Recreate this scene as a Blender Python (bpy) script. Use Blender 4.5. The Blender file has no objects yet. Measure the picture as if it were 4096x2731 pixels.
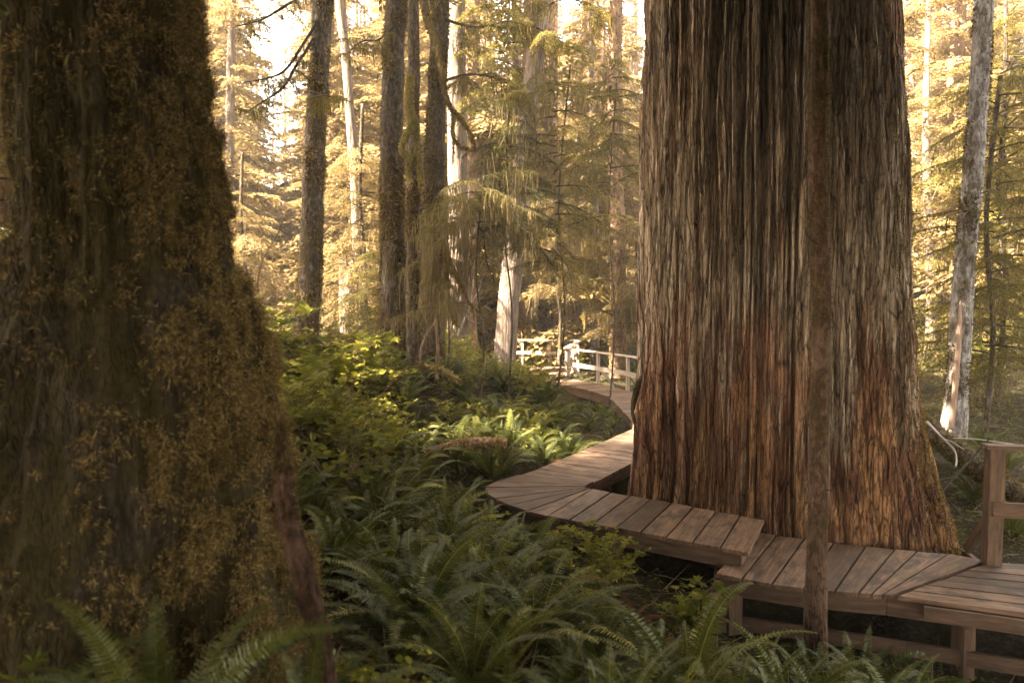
import bpy, math, random
import numpy as np
from math import radians, sin, cos, pi
S = bpy.context.scene
random.seed(7)

# ------------------------------------------------------------ camera, sky, sun, exposure
PITCH = radians(3.0); CZ = 2.6; FP = 683.0
cam = bpy.data.cameras.new('camera'); camo = bpy.data.objects.new('camera', cam)
S.collection.objects.link(camo); S.camera = camo
camo.location = (0, 0, CZ); camo.rotation_euler = (pi/2 - PITCH, 0, 0)
cam.lens = 24.0; cam.sensor_width = 36.0; cam.clip_end = 1000; cam.clip_start = 0.05
cam.dof.use_dof = True; cam.dof.focus_distance = 10.5; cam.dof.aperture_fstop = 1.8
SUN_EL = radians(48); SUN_AZ = (-0.92, -0.40)          # horizontal direction towards the sun
w = bpy.data.worlds.new('World'); S.world = w; w.use_nodes = True
nt = w.node_tree; bg = nt.nodes['Background']
sky = nt.nodes.new('ShaderNodeTexSky'); sky.sky_type = 'NISHITA'; sky.sun_disc = False
sky.sun_elevation = SUN_EL; sky.sun_rotation = math.atan2(SUN_AZ[0], SUN_AZ[1])
sky.air_density = 1.0; sky.dust_density = 2.0
tint = nt.nodes.new('ShaderNodeMix'); tint.data_type = 'RGBA'; tint.blend_type = 'MULTIPLY'
tint.inputs[0].default_value = 1.0; tint.inputs[7].default_value = (1.0, 0.83, 0.63, 1)
hs = nt.nodes.new('ShaderNodeHueSaturation'); hs.inputs['Saturation'].default_value = .48
nt.links.new(sky.outputs[0], hs.inputs['Color']); nt.links.new(hs.outputs[0], tint.inputs[6]); nt.links.new(tint.outputs[2], bg.inputs[0])
bg.inputs[1].default_value = 0.125
sl = bpy.data.lights.new('sun', 'SUN'); so = bpy.data.objects.new('sun', sl); S.collection.objects.link(so)
sl.energy = 5.0; sl.angle = radians(0.6); sl.color = (1.0, 0.84, 0.63)
from mathutils import Vector, Matrix
sd = Vector((SUN_AZ[0], SUN_AZ[1], 0)).normalized() * cos(SUN_EL) + Vector((0, 0, sin(SUN_EL)))
so.rotation_euler = sd.to_track_quat('Z', 'Y').to_euler(); so.location = (-30, -10, 40)
S.view_settings.view_transform = 'Standard'; S.view_settings.look = 'None'
S.view_settings.exposure = 4.3; S.view_settings.gamma = 1.0
S.render.engine = 'CYCLES'; S.cycles.max_bounces = 6; S.cycles.diffuse_bounces = 4
S.cycles.transmission_bounces = 4; S.cycles.glossy_bounces = 2; S.cycles.transparent_max_bounces = 4
S.cycles.use_denoising = True; S.cycles.sample_clamp_indirect = 6.0
S.cycles.volume_bounces = 0

# ------------------------------------------------------------ numpy helpers
def hsh(ix, iy, iz, s):
    n = (ix.astype(np.int64)*374761393 + iy.astype(np.int64)*668265263 + iz.astype(np.int64)*2147483647 + s*1274126177) & 0xffffffff
    n = ((n ^ (n >> 13)) * 1274126177) & 0xffffffff
    n = ((n ^ (n >> 16)) * 2246822519) & 0xffffffff
    n = n ^ (n >> 15)
    return (n & 0xffffff) / float(0xffffff) * 2 - 1
def noise(x, y, z=0.0, s=0):
    x, y, z = np.broadcast_arrays(np.asarray(x, float), np.asarray(y, float), np.asarray(z, float))
    fx, fy, fz = np.floor(x), np.floor(y), np.floor(z)
    ux, uy, uz = x-fx, y-fy, z-fz
    ix, iy, iz = fx.astype(np.int64), fy.astype(np.int64), fz.astype(np.int64)
    sx, sy, sz = [u*u*u*(u*(u*6-15)+10) for u in (ux, uy, uz)]
    r = 0
    for a in (0, 1):
        for b in (0, 1):
            for c in (0, 1):
                wt = (sx if a else 1-sx)*(sy if b else 1-sy)*(sz if c else 1-sz)
                r = r + wt*hsh(ix+a, iy+b, iz+c, s)
    return r
def fbm(x, y, z=0.0, s=0, o=4):
    r = 0; a = 1.0; t = 0
    for i in range(o):
        r = r + a*noise(x*2**i, y*2**i, np.asarray(z)*2**i, s+i); t += a; a *= .5
    return r/t
def nrm(v): return v/np.maximum(np.linalg.norm(v, axis=-1, keepdims=True), 1e-9)
def sstep(a, b, x):
    t = np.clip((x-a)/(b-a), 0, 1); return t*t*(3-2*t)

class G:
    """collects triangles/quads and per-vertex random values, then links ONE mesh"""
    def __init__(s): s.V = []; s.F4 = []; s.F3 = []; s.R = []; s.n = 0
    def add(s, V, F4=None, F3=None, R=None):
        V = np.asarray(V, float).reshape(-1, 3)
        s.V.append(V)
        if F4 is not None and len(F4): s.F4.append(np.asarray(F4, np.int64).reshape(-1, 4)+s.n)
        if F3 is not None and len(F3): s.F3.append(np.asarray(F3, np.int64).reshape(-1, 3)+s.n)
        if R is None: R = np.zeros(len(V))
        s.R.append(np.broadcast_to(np.asarray(R, float), (len(V),)))
        s.n += len(V); return s
    def arrays(s):
        V = np.concatenate(s.V) if s.V else np.zeros((0, 3))
        F4 = np.concatenate(s.F4) if s.F4 else np.zeros((0, 4), np.int64)
        F3 = np.concatenate(s.F3) if s.F3 else np.zeros((0, 3), np.int64)
        return V, F4, F3, np.concatenate(s.R) if s.R else np.zeros(0)
    def mesh(s, name, mat, smooth=False):
        V, F4, F3, R = s.arrays()
        me = bpy.data.meshes.new(name)
        me.vertices.add(len(V)); me.vertices.foreach_set('co', V.astype(np.float32).ravel())
        nl = len(F4)*4+len(F3)*3; me.loops.add(nl)
        me.loops.foreach_set('vertex_index', np.concatenate([F4.ravel(), F3.ravel()]).astype(np.int32))
        me.polygons.add(len(F4)+len(F3))
        st = np.concatenate([np.arange(len(F4))*4, len(F4)*4+np.arange(len(F3))*3]).astype(np.int32)
        me.polygons.foreach_set('loop_start', st)
        me.polygons.foreach_set('use_smooth', np.full(len(st), smooth))
        me.update(calc_edges=True)
        a = me.attributes.new('rnd', 'FLOAT', 'POINT'); a.data.foreach_set('value', R.astype(np.float32))
        me.materials.append(mat)
        return me

def link(o, parent=None, label=None, cat=None, group=None, kind=None):
    if o.name.split('.')[0] in ('moss', 'hanging_moss', 'twigs', 'stems'): kind = 'stuff'
    S.collection.objects.link(o)
    if parent: o.parent = parent
    if label: o['label'] = label
    if cat: o['category'] = cat
    if group: o['group'] = group
    if kind: o['kind'] = kind
    return o
def obj(name, me, parent=None, loc=(0, 0, 0), rot=(0, 0, 0), sc=1.0, **k):
    o = bpy.data.objects.new(name, me.mesh(name, k.pop('mat'), k.pop('smooth', False)) if isinstance(me, G) else me)
    o.location = loc; o.rotation_euler = rot; o.scale = (sc,)*3 if not hasattr(sc, '__len__') else sc
    return link(o, parent, **k)
def thing(name, label, cat, loc=(0, 0, 0), rz=0, group=None, sc=1.0, tilt=(0, 0)):
    o = bpy.data.objects.new(name, None); o.location = loc; o.rotation_euler = (tilt[0], tilt[1], rz)
    o.scale = (sc,)*3; o.empty_display_size = .2
    return link(o, None, label, cat, group)

def tube(path, rad, sides=12, amp=0.0, seed=0, fz=1.0, fr=3.0, cap=True):
    P = np.asarray(path, float); n = len(P)
    R = np.broadcast_to(np.asarray(rad, float), (n,))
    T = nrm(np.gradient(P, axis=0))
    ref = np.array([0., 1, 0]) if abs(T[0][1]) < .9 else np.array([1., 0, 0])
    X = [nrm(np.cross(ref, T[0]))]
    for i in range(1, n):
        v = X[-1]-T[i]*np.dot(X[-1], T[i]); X.append(nrm(v))
    X = np.array(X); Y = np.cross(T, X)
    a = np.linspace(0, 2*pi, sides, endpoint=False)
    L = np.concatenate([[0], np.cumsum(np.linalg.norm(np.diff(P, axis=0), axis=1))])
    rr = R[:, None]*np.ones((1, sides))
    if amp:
        rr = rr*(1+amp*fbm(np.cos(a)[None]*fr, np.sin(a)[None]*fr, L[:, None]*fz, seed, 3)*1.6)
    V = P[:, None]+rr[..., None]*(np.cos(a)[None, :, None]*X[:, None]+np.sin(a)[None, :, None]*Y[:, None])
    i = np.arange(n-1)[:, None]*sides; j = np.arange(sides)[None]; j2 = (j+1) % sides
    F = np.stack([i+j, i+j2, i+sides+j2, i+sides+j], -1).reshape(-1, 4)
    V = V.reshape(-1, 3); F3 = None
    if cap:
        V = np.vstack([V, P[:1], P[-1:]]); c0, c1 = n*sides, n*sides+1
        j = np.arange(sides); j2 = (j+1) % sides
        F3 = np.vstack([np.stack([np.full(sides, c0), j2, j], -1), np.stack([np.full(sides, c1), (n-1)*sides+j, (n-1)*sides+j2], -1)])
    return V, F, F3
def smooth_path(pts, n):
    P = np.asarray(pts, float); t = np.linspace(0, len(P)-1, n); k = np.clip(t.astype(int), 0, len(P)-2); u = (t-k)[:, None]
    p0 = P[np.maximum(k-1, 0)]; p1 = P[k]; p2 = P[k+1]; p3 = P[np.minimum(k+2, len(P)-1)]
    return .5*((2*p1)+(-p0+p2)*u+(2*p0-5*p1+4*p2-p3)*u*u+(-p0+3*p1-3*p2+p3)*u**3)

def scatter(g, T, F4, O, D, N, L, W=None, R=None, F3=None):
    """instances template T (x width, y length, z normal) as plain geometry"""
    O = np.asarray(O, float); n = len(O)
    if n == 0: return
    D = nrm(np.asarray(D, float)); X = nrm(np.cross(D, N)); Z = np.cross(X, D)
    L = np.broadcast_to(np.asarray(L, float), (n,)); W = L if W is None else np.broadcast_to(np.asarray(W, float), (n,))
    V = O[:, None]+T[None, :, 0:1]*W[:, None, None]*X[:, None]+T[None, :, 1:2]*L[:, None, None]*D[:, None]+T[None, :, 2:3]*L[:, None, None]*Z[:, None]
    k = len(T); off = (np.arange(n)*k)[:, None, None]
    R = np.random.rand(n) if R is None else R
    g.add(V.reshape(-1, 3), (np.asarray(F4)[None]+off).reshape(-1, 4) if F4 is not None else None,
          (np.asarray(F3)[None]+off).reshape(-1, 3) if F3 is not None else None, np.repeat(R, k))
np.random.seed(11); rng = np.random.default_rng(5)
DIAM = np.array([[0, 0, 0], [.5, .45, .03], [0, 1, -.06], [-.5, .45, .03]]); DIAMF = [[0, 1, 2, 3]]
LEAF = np.array([[0, 0, 0], [.34, .22, .05], [0, .3, -.02], [-.34, .22, .05], [.46, .5, .04], [0, .6, -.05], [-.46, .5, .04], [0.22, .8, -.02], [-.22, .8, -.02], [0, 1.05, -.14]])
LEAFF4 = [[0, 1, 2, 2]]
LEAF3 = [[0, 1, 2], [0, 2, 3], [1, 4, 5], [1, 5, 2], [3, 2, 5], [3, 5, 6], [4, 7, 5], [6, 5, 8], [7, 9, 5], [8, 5, 9]]
# maple-like / three lobed leaf
LOBE = np.array([[0, 0, 0], [.25, .12, 0], [.62, .28, -.06], [.33, .42, .01], [.5, .75, -.08], [.2, .62, .01], [0, 1.05, -.1],
                 [-.2, .62, .01], [-.5, .75, -.08], [-.33, .42, .01], [-.62, .28, -.06], [-.25, .12, 0], [0, .35, -.03]])
LOBE3 = [[12, i, (i+1)] for i in range(0, 11)]+[[12, 11, 0]]
STR = np.array([[-.5, 0, 0], [.5, 0, 0], [.45, .35, .06], [-.45, .35, .06], [.3, .7, 0.02], [-.3, .7, 0.02], [0, 1, -.12]])
STRF = [[0, 1, 2, 3], [3, 2, 4, 5]]; STR3 = [[5, 4, 6]]

# ------------------------------------------------------------ materials
class M:
    def __init__(s, name):
        s.m = bpy.data.materials.new(name); s.m.use_nodes = True; s.t = s.m.node_tree; s.t.nodes.clear()
    def n(s, typ, **k):
        nd = s.t.nodes.new('ShaderNode'+typ)
        for a, b in k.items():
            if a.startswith('i_'):
                key = a[2:]; key = int(key) if key.isdigit() else key.replace('_', ' ')
                if isinstance(b, tuple) and len(b) == 2 and hasattr(b[0], 'outputs'): s.t.links.new(b[0].outputs[b[1]], nd.inputs[key])
                elif hasattr(b, 'outputs'): s.t.links.new(b.outputs[0], nd.inputs[key])
                else: nd.inputs[key].default_value = b
            else: setattr(nd, a, b)
        return nd
    def obj(s): return (s.n('TexCoord'), 3)
    def map(s, sc, src=None, loc=(0, 0, 0)): return s.n('Mapping', i_0=src or s.obj(), i_3=sc, i_1=loc)
    def noise(s, vec, scale=1.0, detail=4.0, rough=.55, dist=0.0):
        return s.n('TexNoise', i_Vector=vec, i_Scale=scale, i_Detail=detail, i_Roughness=rough, i_Distortion=dist)
    def ramp(s, f, stops):
        r = s.n('ValToRGB', i_0=f); e = r.color_ramp.elements
        while len(e) < len(stops): e.new(.5)
        for x, (p, c) in zip(e, stops):
            x.position = p; x.color = (c, c, c, 1) if not hasattr(c, '__len__') else (*c, 1)
        return r
    def mix(s, f, a, b, bt='MIX'):
        nd = s.n('Mix', data_type='RGBA', blend_type=bt)
        for k, v in ((0, f), (6, a), (7, b)):
            if isinstance(v, tuple) and len(v) == 2 and hasattr(v[0], 'outputs'): s.t.links.new(v[0].outputs[v[1]], nd.inputs[k])
            elif hasattr(v, 'outputs'): s.t.links.new(v.outputs[2 if v.bl_idname == 'ShaderNodeMix' else 0], nd.inputs[k])
            else: nd.inputs[k].default_value = (*v, 1) if hasattr(v, '__len__') else v
        return nd
    def math(s, op, a, b=0.5, c=0.0, clamp=False):
        nd = s.n('Math', operation=op, use_clamp=clamp)
        for k, v in enumerate((a, b, c)):
            if isinstance(v, tuple): s.t.links.new(v[0].outputs[v[1]], nd.inputs[k])
            elif hasattr(v, 'outputs'): s.t.links.new(v.outputs[0], nd.inputs[k])
            else: nd.inputs[k].default_value = v
        return nd
    def out(s, col, rough=.8, bump=None, bs=.5, bd=.02, spec=.3):
        p = s.n('BsdfPrincipled'); p.inputs['Specular IOR Level'].default_value = spec
        if hasattr(col, 'outputs'): s.t.links.new(col.outputs[2 if col.bl_idname == 'ShaderNodeMix' else 0], p.inputs[0])
        else: p.inputs[0].default_value = (*col, 1)
        if hasattr(rough, 'outputs'): s.t.links.new(rough.outputs[0], p.inputs['Roughness'])
        else: p.inputs['Roughness'].default_value = rough
        if bump is not None:
            b = s.n('Bump', i_Strength=bs, i_Distance=bd, i_Height=bump); s.t.links.new(b.outputs[0], p.inputs['Normal'])
        o = s.n('OutputMaterial'); s.t.links.new(p.outputs[0], o.inputs[0]); return s.m

def leaf_mat(name, c0, c1, c2=None, trans=.35, gloss=.12, rough=.45):
    m = M(name); at = m.n('Attribute', attribute_name='rnd'); oi = m.n('ObjectInfo')
    stops = [(0.0, c0), (.75, c1)] + ([(1.0, c2)] if c2 else [])
    f = m.math('ADD', m.math('MULTIPLY', (at, 2), .72), m.math('MULTIPLY', (oi, 5), .28))
    big = m.noise(m.map((.55, .55, .55)), 1.0, 2.0)
    f = m.math('ADD', f, m.math('MULTIPLY', m.math('SUBTRACT', big, .5), .5), clamp=True)
    col = m.ramp(f, stops)
    df = m.n('BsdfDiffuse', i_Color=col); tr = m.n('BsdfTranslucent', i_Color=col)
    mx = m.n('MixShader', i_0=trans); m.t.links.new(df.outputs[0], mx.inputs[1]); m.t.links.new(tr.outputs[0], mx.inputs[2])
    gl = m.n('BsdfGlossy', i_Roughness=rough, i_Color=(.58, .60, .50, 1)); fr = m.n('Fresnel', i_IOR=1.35)
    gm = m.n('MixShader', i_0=m.math('MULTIPLY', fr, gloss*1.3, clamp=True)); m.t.links.new(mx.outputs[0], gm.inputs[1]); m.t.links.new(gl.outputs[0], gm.inputs[2])
    o = m.n('OutputMaterial'); m.t.links.new(gm.outputs[0], o.inputs[0]); return m.m

def bark_mat(name, dark, mid, light, moss=None, mossamt=.5, vs=(9, 9, 2.2), lichen=None, bd=.03):
    m = M(name); v = m.map(vs); n1 = m.noise(v, 1.6, 6.0, .65, .4); n2 = m.noise(m.map((1.2, 1.2, .6)), 1.0, 3.0)
    col = m.ramp(n1, [(.28, dark), (.5, mid), (.72, light)])
    if lichen:
        l = m.ramp(m.noise(m.map((4, 4, 2.5)), 2.0, 5.0, .7), [(.5, 0), (.6, 1)]); col = m.mix(l, col, lichen)
    if moss:
        k = m.ramp(m.noise(m.map((2.2, 2.2, 1.1)), 1.3, 5.0, .7), [(.62-mossamt*.35, 0), (.74-mossamt*.35, 1)])
        mc = m.ramp(m.noise(m.map((30, 30, 30)), 1.0, 3.0), [(.3, tuple(x*.5 for x in moss)), (.7, moss)])
        col = m.mix(k, col, mc)
    vo = m.n('TexVoronoi', i_Vector=m.map((vs[0]*1.3, vs[1]*1.3, vs[2]*.9)), i_Scale=1.4, feature='DISTANCE_TO_EDGE')
    h = m.math('ADD', m.math('MULTIPLY', n1, 1.0), m.math('MULTIPLY', m.math('MINIMUM', vo, .25), 1.6))
    return m.out(col, .9, h, .9, bd, .15)

MAT = {}
MAT['fern'] = leaf_mat('fern_green', (.012, .022, .007), (.095, .100, .020), (.42, .34, .08), .34, .055, .5)
MAT['fern_dead'] = leaf_mat('fern_brown', (.10, .045, .02), (.2, .10, .04), None, .2, .02)
MAT['shrub'] = leaf_mat('shrub_leaf', (.06, .072, .013), (.23, .215, .03), (.48, .40, .07), .4, .12, .4)
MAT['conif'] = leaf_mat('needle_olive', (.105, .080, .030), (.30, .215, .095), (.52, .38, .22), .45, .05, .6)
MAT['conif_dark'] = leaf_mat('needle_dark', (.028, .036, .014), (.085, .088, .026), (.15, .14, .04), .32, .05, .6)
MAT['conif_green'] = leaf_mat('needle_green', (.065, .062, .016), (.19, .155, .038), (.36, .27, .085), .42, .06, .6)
MAT['hang'] = leaf_mat('hanging_moss', (.085, .062, .030), (.20, .155, .080), (.34, .27, .16), .35, .0)
MAT['moss'] = leaf_mat('trunk_moss', (.055, .042, .012), (.17, .12, .032), (.30, .22, .08), .35, .0)
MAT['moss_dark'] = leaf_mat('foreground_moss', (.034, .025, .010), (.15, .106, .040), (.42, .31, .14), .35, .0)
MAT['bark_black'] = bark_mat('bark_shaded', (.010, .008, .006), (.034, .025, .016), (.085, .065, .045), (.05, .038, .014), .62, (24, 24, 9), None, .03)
MAT['mossy'] = leaf_mat('bright_moss', (.13, .11, .03), (.28, .22, .07), (.4, .33, .13), .35, .0)
MAT['litter'] = leaf_mat('forest_litter', (.05, .05, .018), (.12, .115, .03), (.24, .15, .05), .3, .05)
MAT['twig'] = M('twig').out((.16, .10, .06), .85)
MAT['twig_dark'] = M('twig_dark').out((.035, .028, .02), .9)
MAT['twig_pale'] = M('twig_pale').out((.30, .28, .25), .7)
MAT['bark_dark'] = bark_mat('bark_dark', (.014, .010, .008), (.062, .046, .035), (.20, .17, .145), (.075, .053, .018), .45, (8, 8, 3.6), None, .05)
MAT['bark_brown'] = bark_mat('bark_brown', (.06, .035, .022), (.17, .105, .07), (.30, .21, .15), (.17, .12, .04), .25)
MAT['bark_pale'] = bark_mat('bark_pale', (.055, .040, .031), (.14, .108, .088), (.26, .21, .18), None, 0, (9, 9, 1.4))
MAT['bark_grey'] = bark_mat('bark_grey', (.05, .042, .036), (.15, .13, .12), (.36, .35, .35), (.07, .05, .018), .28, (8, 8, 2.5), (.27, .265, .26))
MAT['bark_mossy'] = bark_mat('bark_mossy', (.022, .016, .009), (.06, .042, .022), (.11, .08, .045), (.12, .085, .026), .7, (7, 7, 2), None, .05)
MAT['bark_sap'] = bark_mat('bark_sapling', (.018, .011, .008), (.075, .041, .027), (.19, .12, .08), (.055, .038, .013), .35, (18, 18, 8), (.125, .08, .055), .02)
MAT['wood_bare'] = bark_mat('bare_wood', (.14, .09, .065), (.26, .175, .13), (.36, .27, .21), None, 0, (12, 12, .8))
MAT['root'] = bark_mat('root_bark', (.012, .007, .005), (.045, .024, .017), (.12, .070, .05), None, 0, (9, 9, 5))

def giant_mat():
    m = M('cedar_bark'); tc = m.obj()
    warp = m.noise(m.map((.5, .5, .35)), 1.0, 2.0)
    mp = m.map((9, 9, .75)); va = m.n('VectorMath', operation='MULTIPLY_ADD', i_0=(warp, 1), i_1=(.6, .6, 0), i_2=mp)
    streak = m.noise(va, 1.0, 7.0, .62, .15)
    fine = m.noise(m.map((42, 42, 2.6)), 1.0, 7.0, .72, .3)
    patch = m.noise(m.map((2.0, 2.0, .45)), 1.0, 4.0, .6, .4)
    grey = m.ramp(streak, [(.30, (.07, .05, .036)), (.44, (.23, .172, .122)), (.56, (.42, .325, .235)), (.68, (.58, .47, .36))])
    red = m.ramp(streak, [(.30, (.035, .018, .011)), (.44, (.13, .056, .030)), (.56, (.235, .118, .066)), (.70, (.38, .23, .14))])
    sx = m.n('SeparateXYZ', i_0=tc)
    hz = m.math('ADD', (sx, 2), m.math('ADD', m.math('MULTIPLY', m.math('SUBTRACT', streak, .5), 4.5), m.math('MULTIPLY', m.math('SUBTRACT', patch, .5), 6.0)))
    k = m.ramp(m.math('MULTIPLY', hz, .2), [(.34, 0), (.62, 1)])      # 1.7 .. 3.1 m
    col = m.mix(k, red, grey)
    # smooth stripped patches, orange
    pk = m.ramp(m.noise(m.map((2.6, 2.6, .5), None, (3.1, 0, 1)), 1.0, 3.0, .5, .6), [(.515, 0), (.54, 1)])
    low = m.ramp(m.math('MULTIPLY', (sx, 2), .2), [(.3, .8), (.6, .12)])
    pk2 = m.math('MULTIPLY', pk, low)
    oc = m.ramp(fine, [(.3, (.26, .125, .055)), (.7, (.52, .29, .14))])
    col = m.mix(pk2, col, oc)
    rk = m.ramp(m.noise(m.map((1.5, 1.5, .3), None, (9, 4, 0)), 1.0, 3.0, .5, .3), [(.56, 0), (.68, .75)])
    col = m.mix(m.math('MULTIPLY', rk, m.ramp(m.math('MULTIPLY', (sx, 2), .2), [(.3, 0), (.5, 1)])), col, (.40, .19, .11))
    # green grey film low down
    gk = m.ramp(m.noise(m.map((3, 3, .7), None, (0, 7, 2)), 1.0, 5.0, .7), [(.55, 0), (.68, .55)])
    col = m.mix(gk, col, (.19, .155, .085))
    fm = m.ramp(fine, [(.36, .35), (.54, 1.2)])
    col = m.mix(.8, col, fm, 'MULTIPLY')
    gr = m.noise(m.map((55, 55, 13)), 1.0, 5.0, .75, .2)
    col = m.mix(.75, col, m.ramp(gr, [(.34, .45), (.58, 1.2)]), 'MULTIPLY')
    wv = m.n('VectorMath', operation='MULTIPLY_ADD', i_0=(m.noise(m.map((3, 3, 1.4)), 1.0, 3.0), 1), i_1=(1.1, 1.1, .5), i_2=m.map((10, 10, .85)))
    e1 = m.n('TexVoronoi', i_Vector=wv, i_Scale=1.0, feature='DISTANCE_TO_EDGE')
    wv2 = m.n('VectorMath', operation='MULTIPLY_ADD', i_0=(m.noise(m.map((7, 7, 2.5)), 1.0, 3.0), 1), i_1=(1.4, 1.4, .6), i_2=m.map((24, 24, 2.4)))
    e2 = m.n('TexVoronoi', i_Vector=wv2, i_Scale=1.0, feature='DISTANCE_TO_EDGE')
    k1 = m.ramp(e1, [(.0, .28), (.06, 1)]); k2 = m.ramp(e2, [(.0, .35), (.08, 1)])
    col = m.mix(.9, col, k1, 'MULTIPLY'); col = m.mix(.8, col, k2, 'MULTIPLY')
    h = m.math('ADD', m.math('MULTIPLY', fine, .5), m.math('ADD', m.math('MULTIPLY', gr, .35), m.math('ADD', m.math('MULTIPLY', k1, .8), m.math('MULTIPLY', k2, .4))))
    return m.out(col, .85, h, 1.0, .045, .2)
MAT['cedar'] = giant_mat()

def plank_mat(name, tintc=(1, 1, 1)):
    m = M(name); oi = m.n('ObjectInfo')
    off = m.n('CombineXYZ', i_0=m.math('MULTIPLY', (oi, 5), 37.0), i_1=m.math('MULTIPLY', (oi, 5), 91.0), i_2=0.0)
    v = m.n('VectorMath', operation='ADD', i_0=m.obj(), i_1=off)
    g = m.noise(m.n('Mapping', i_0=v, i_3=(2.0, 34, 20)), 1.0, 6.0, .6, .6)
    ring = m.n('TexWave', i_Vector=m.n('Mapping', i_0=v, i_3=(1.1, 14, 9)), i_Scale=1.0, i_Distortion=5.0, i_Detail=3.0, i_Detail_Scale=.8, bands_direction='Y')
    st = m.noise(m.n('Mapping', i_0=v, i_3=(2.6, 5, 5)), 1.0, 5.0, .65)
    col = m.ramp(g, [(.25, (.050, .029, .017)), (.5, (.135, .080, .049)), (.75, (.25, .165, .108))])
    col = m.mix(m.ramp(ring, [(.1, .45), (.5, 0)]), col, (.14, .088, .06))
    br = m.math('MULTIPLY_ADD', (oi, 5), .75, .58); cb = m.n('CombineColor', i_0=br, i_1=m.math('MULTIPLY', br, .97), i_2=m.math('MULTIPLY', br, .94))
    col = m.mix(1.0, col, cb, 'MULTIPLY')
    col = m.mix(m.ramp(st, [(.47, 0), (.62, .85)]), col, (.040, .029, .022))
    kn = m.n('TexVoronoi', i_Vector=m.n('Mapping', i_0=v, i_3=(2.6, 5.5, 0)), i_Scale=1.0)
    col = m.mix(m.ramp(kn, [(.05, .9), (.13, 0)]), col, (.05, .028, .018))
    so_ = m.n('SeparateXYZ', i_0=m.obj()); ax = m.math('SUBTRACT', m.math('ABSOLUTE', (so_, 0)), .455); ay = m.math('SUBTRACT', m.math('ABSOLUTE', (so_, 1)), .062)
    dn = m.math('SQRT', m.math('ADD', m.math('MULTIPLY', ax, ax), m.math('MULTIPLY', ay, ay)))
    col = m.mix(m.math('LESS_THAN', dn, .0085), col, (.03, .022, .018))
    gr = m.noise(m.n('Mapping', i_0=v, i_3=(1.5, 2, 2), i_1=(5, 5, 5)), 1.2, 4.0)
    col = m.mix(m.ramp(gr, [(.55, 0), (.75, .35)]), col, (.12, .12, .055))
    return m.out(col, .72, m.math('ADD', g, m.math('MULTIPLY', ring, .4)), .6, .006, .35)
MAT['plank'] = plank_mat('deck_plank')
def beam_mat():
    m = M('beam_wood'); g = m.noise(m.map((2.2, 20, 20)), 1.0, 5.0, .6, .4); oi = m.n('ObjectInfo')
    col = m.ramp(g, [(.25, (.05, .029, .018)), (.5, (.110, .065, .041)), (.75, (.19, .120, .078))])
    st = m.noise(m.map((1.3, 3, 3)), 1.5, 5.0, .65)
    col = m.mix(m.ramp(st, [(.52, 0), (.7, .75)]), col, (.04, .028, .02))
    return m.out(col, .75, g, .5, .006, .3)
MAT['beam'] = beam_mat()
def rail_mat():
    m = M('rail_wood'); g = m.noise(m.map((2.2, 24, 24)), 1.0, 5.0, .6, .4)
    col = m.ramp(g, [(.25, (.20, .15, .115)), (.5, (.33, .27, .22)), (.75, (.46, .39, .33))])
    st = m.noise(m.map((1.3, 3, 3)), 1.5, 5.0, .65)
    col = m.mix(m.ramp(st, [(.55, 0), (.75, .5)]), col, (.10, .07, .05))
    return m.out(col, .75, g, .5, .006, .3)
MAT['rail'] = rail_mat()
def ground_mat():
    m = M('forest_floor'); a = m.noise(m.map((1, 1, 1)), 1.4, 8.0, .7); b = m.noise(m.map((9, 9, 9)), 2.0, 6.0, .7)
    c = m.ramp(b, [(.3, (.008, .006, .004)), (.52, (.030, .021, .012)), (.75, (.11, .072, .04))])
    mo = m.ramp(b, [(.3, (.014, .015, .005)), (.7, (.055, .052, .014))])
    return m.out(m.mix(m.ramp(a, [(.45, 0), (.6, 1)]), c, mo), .95, b, 1.0, .06, .1)
MAT['ground'] = ground_mat()
def fung_mat():
    m = M('bracket_fungus'); return m.out(m.ramp(m.noise(m.map((20, 20, 20)), 1.0), [(.3, (.22, .13, .08)), (.7, (.5, .38, .27))]), .7)
MAT['fungus'] = fung_mat()

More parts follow.
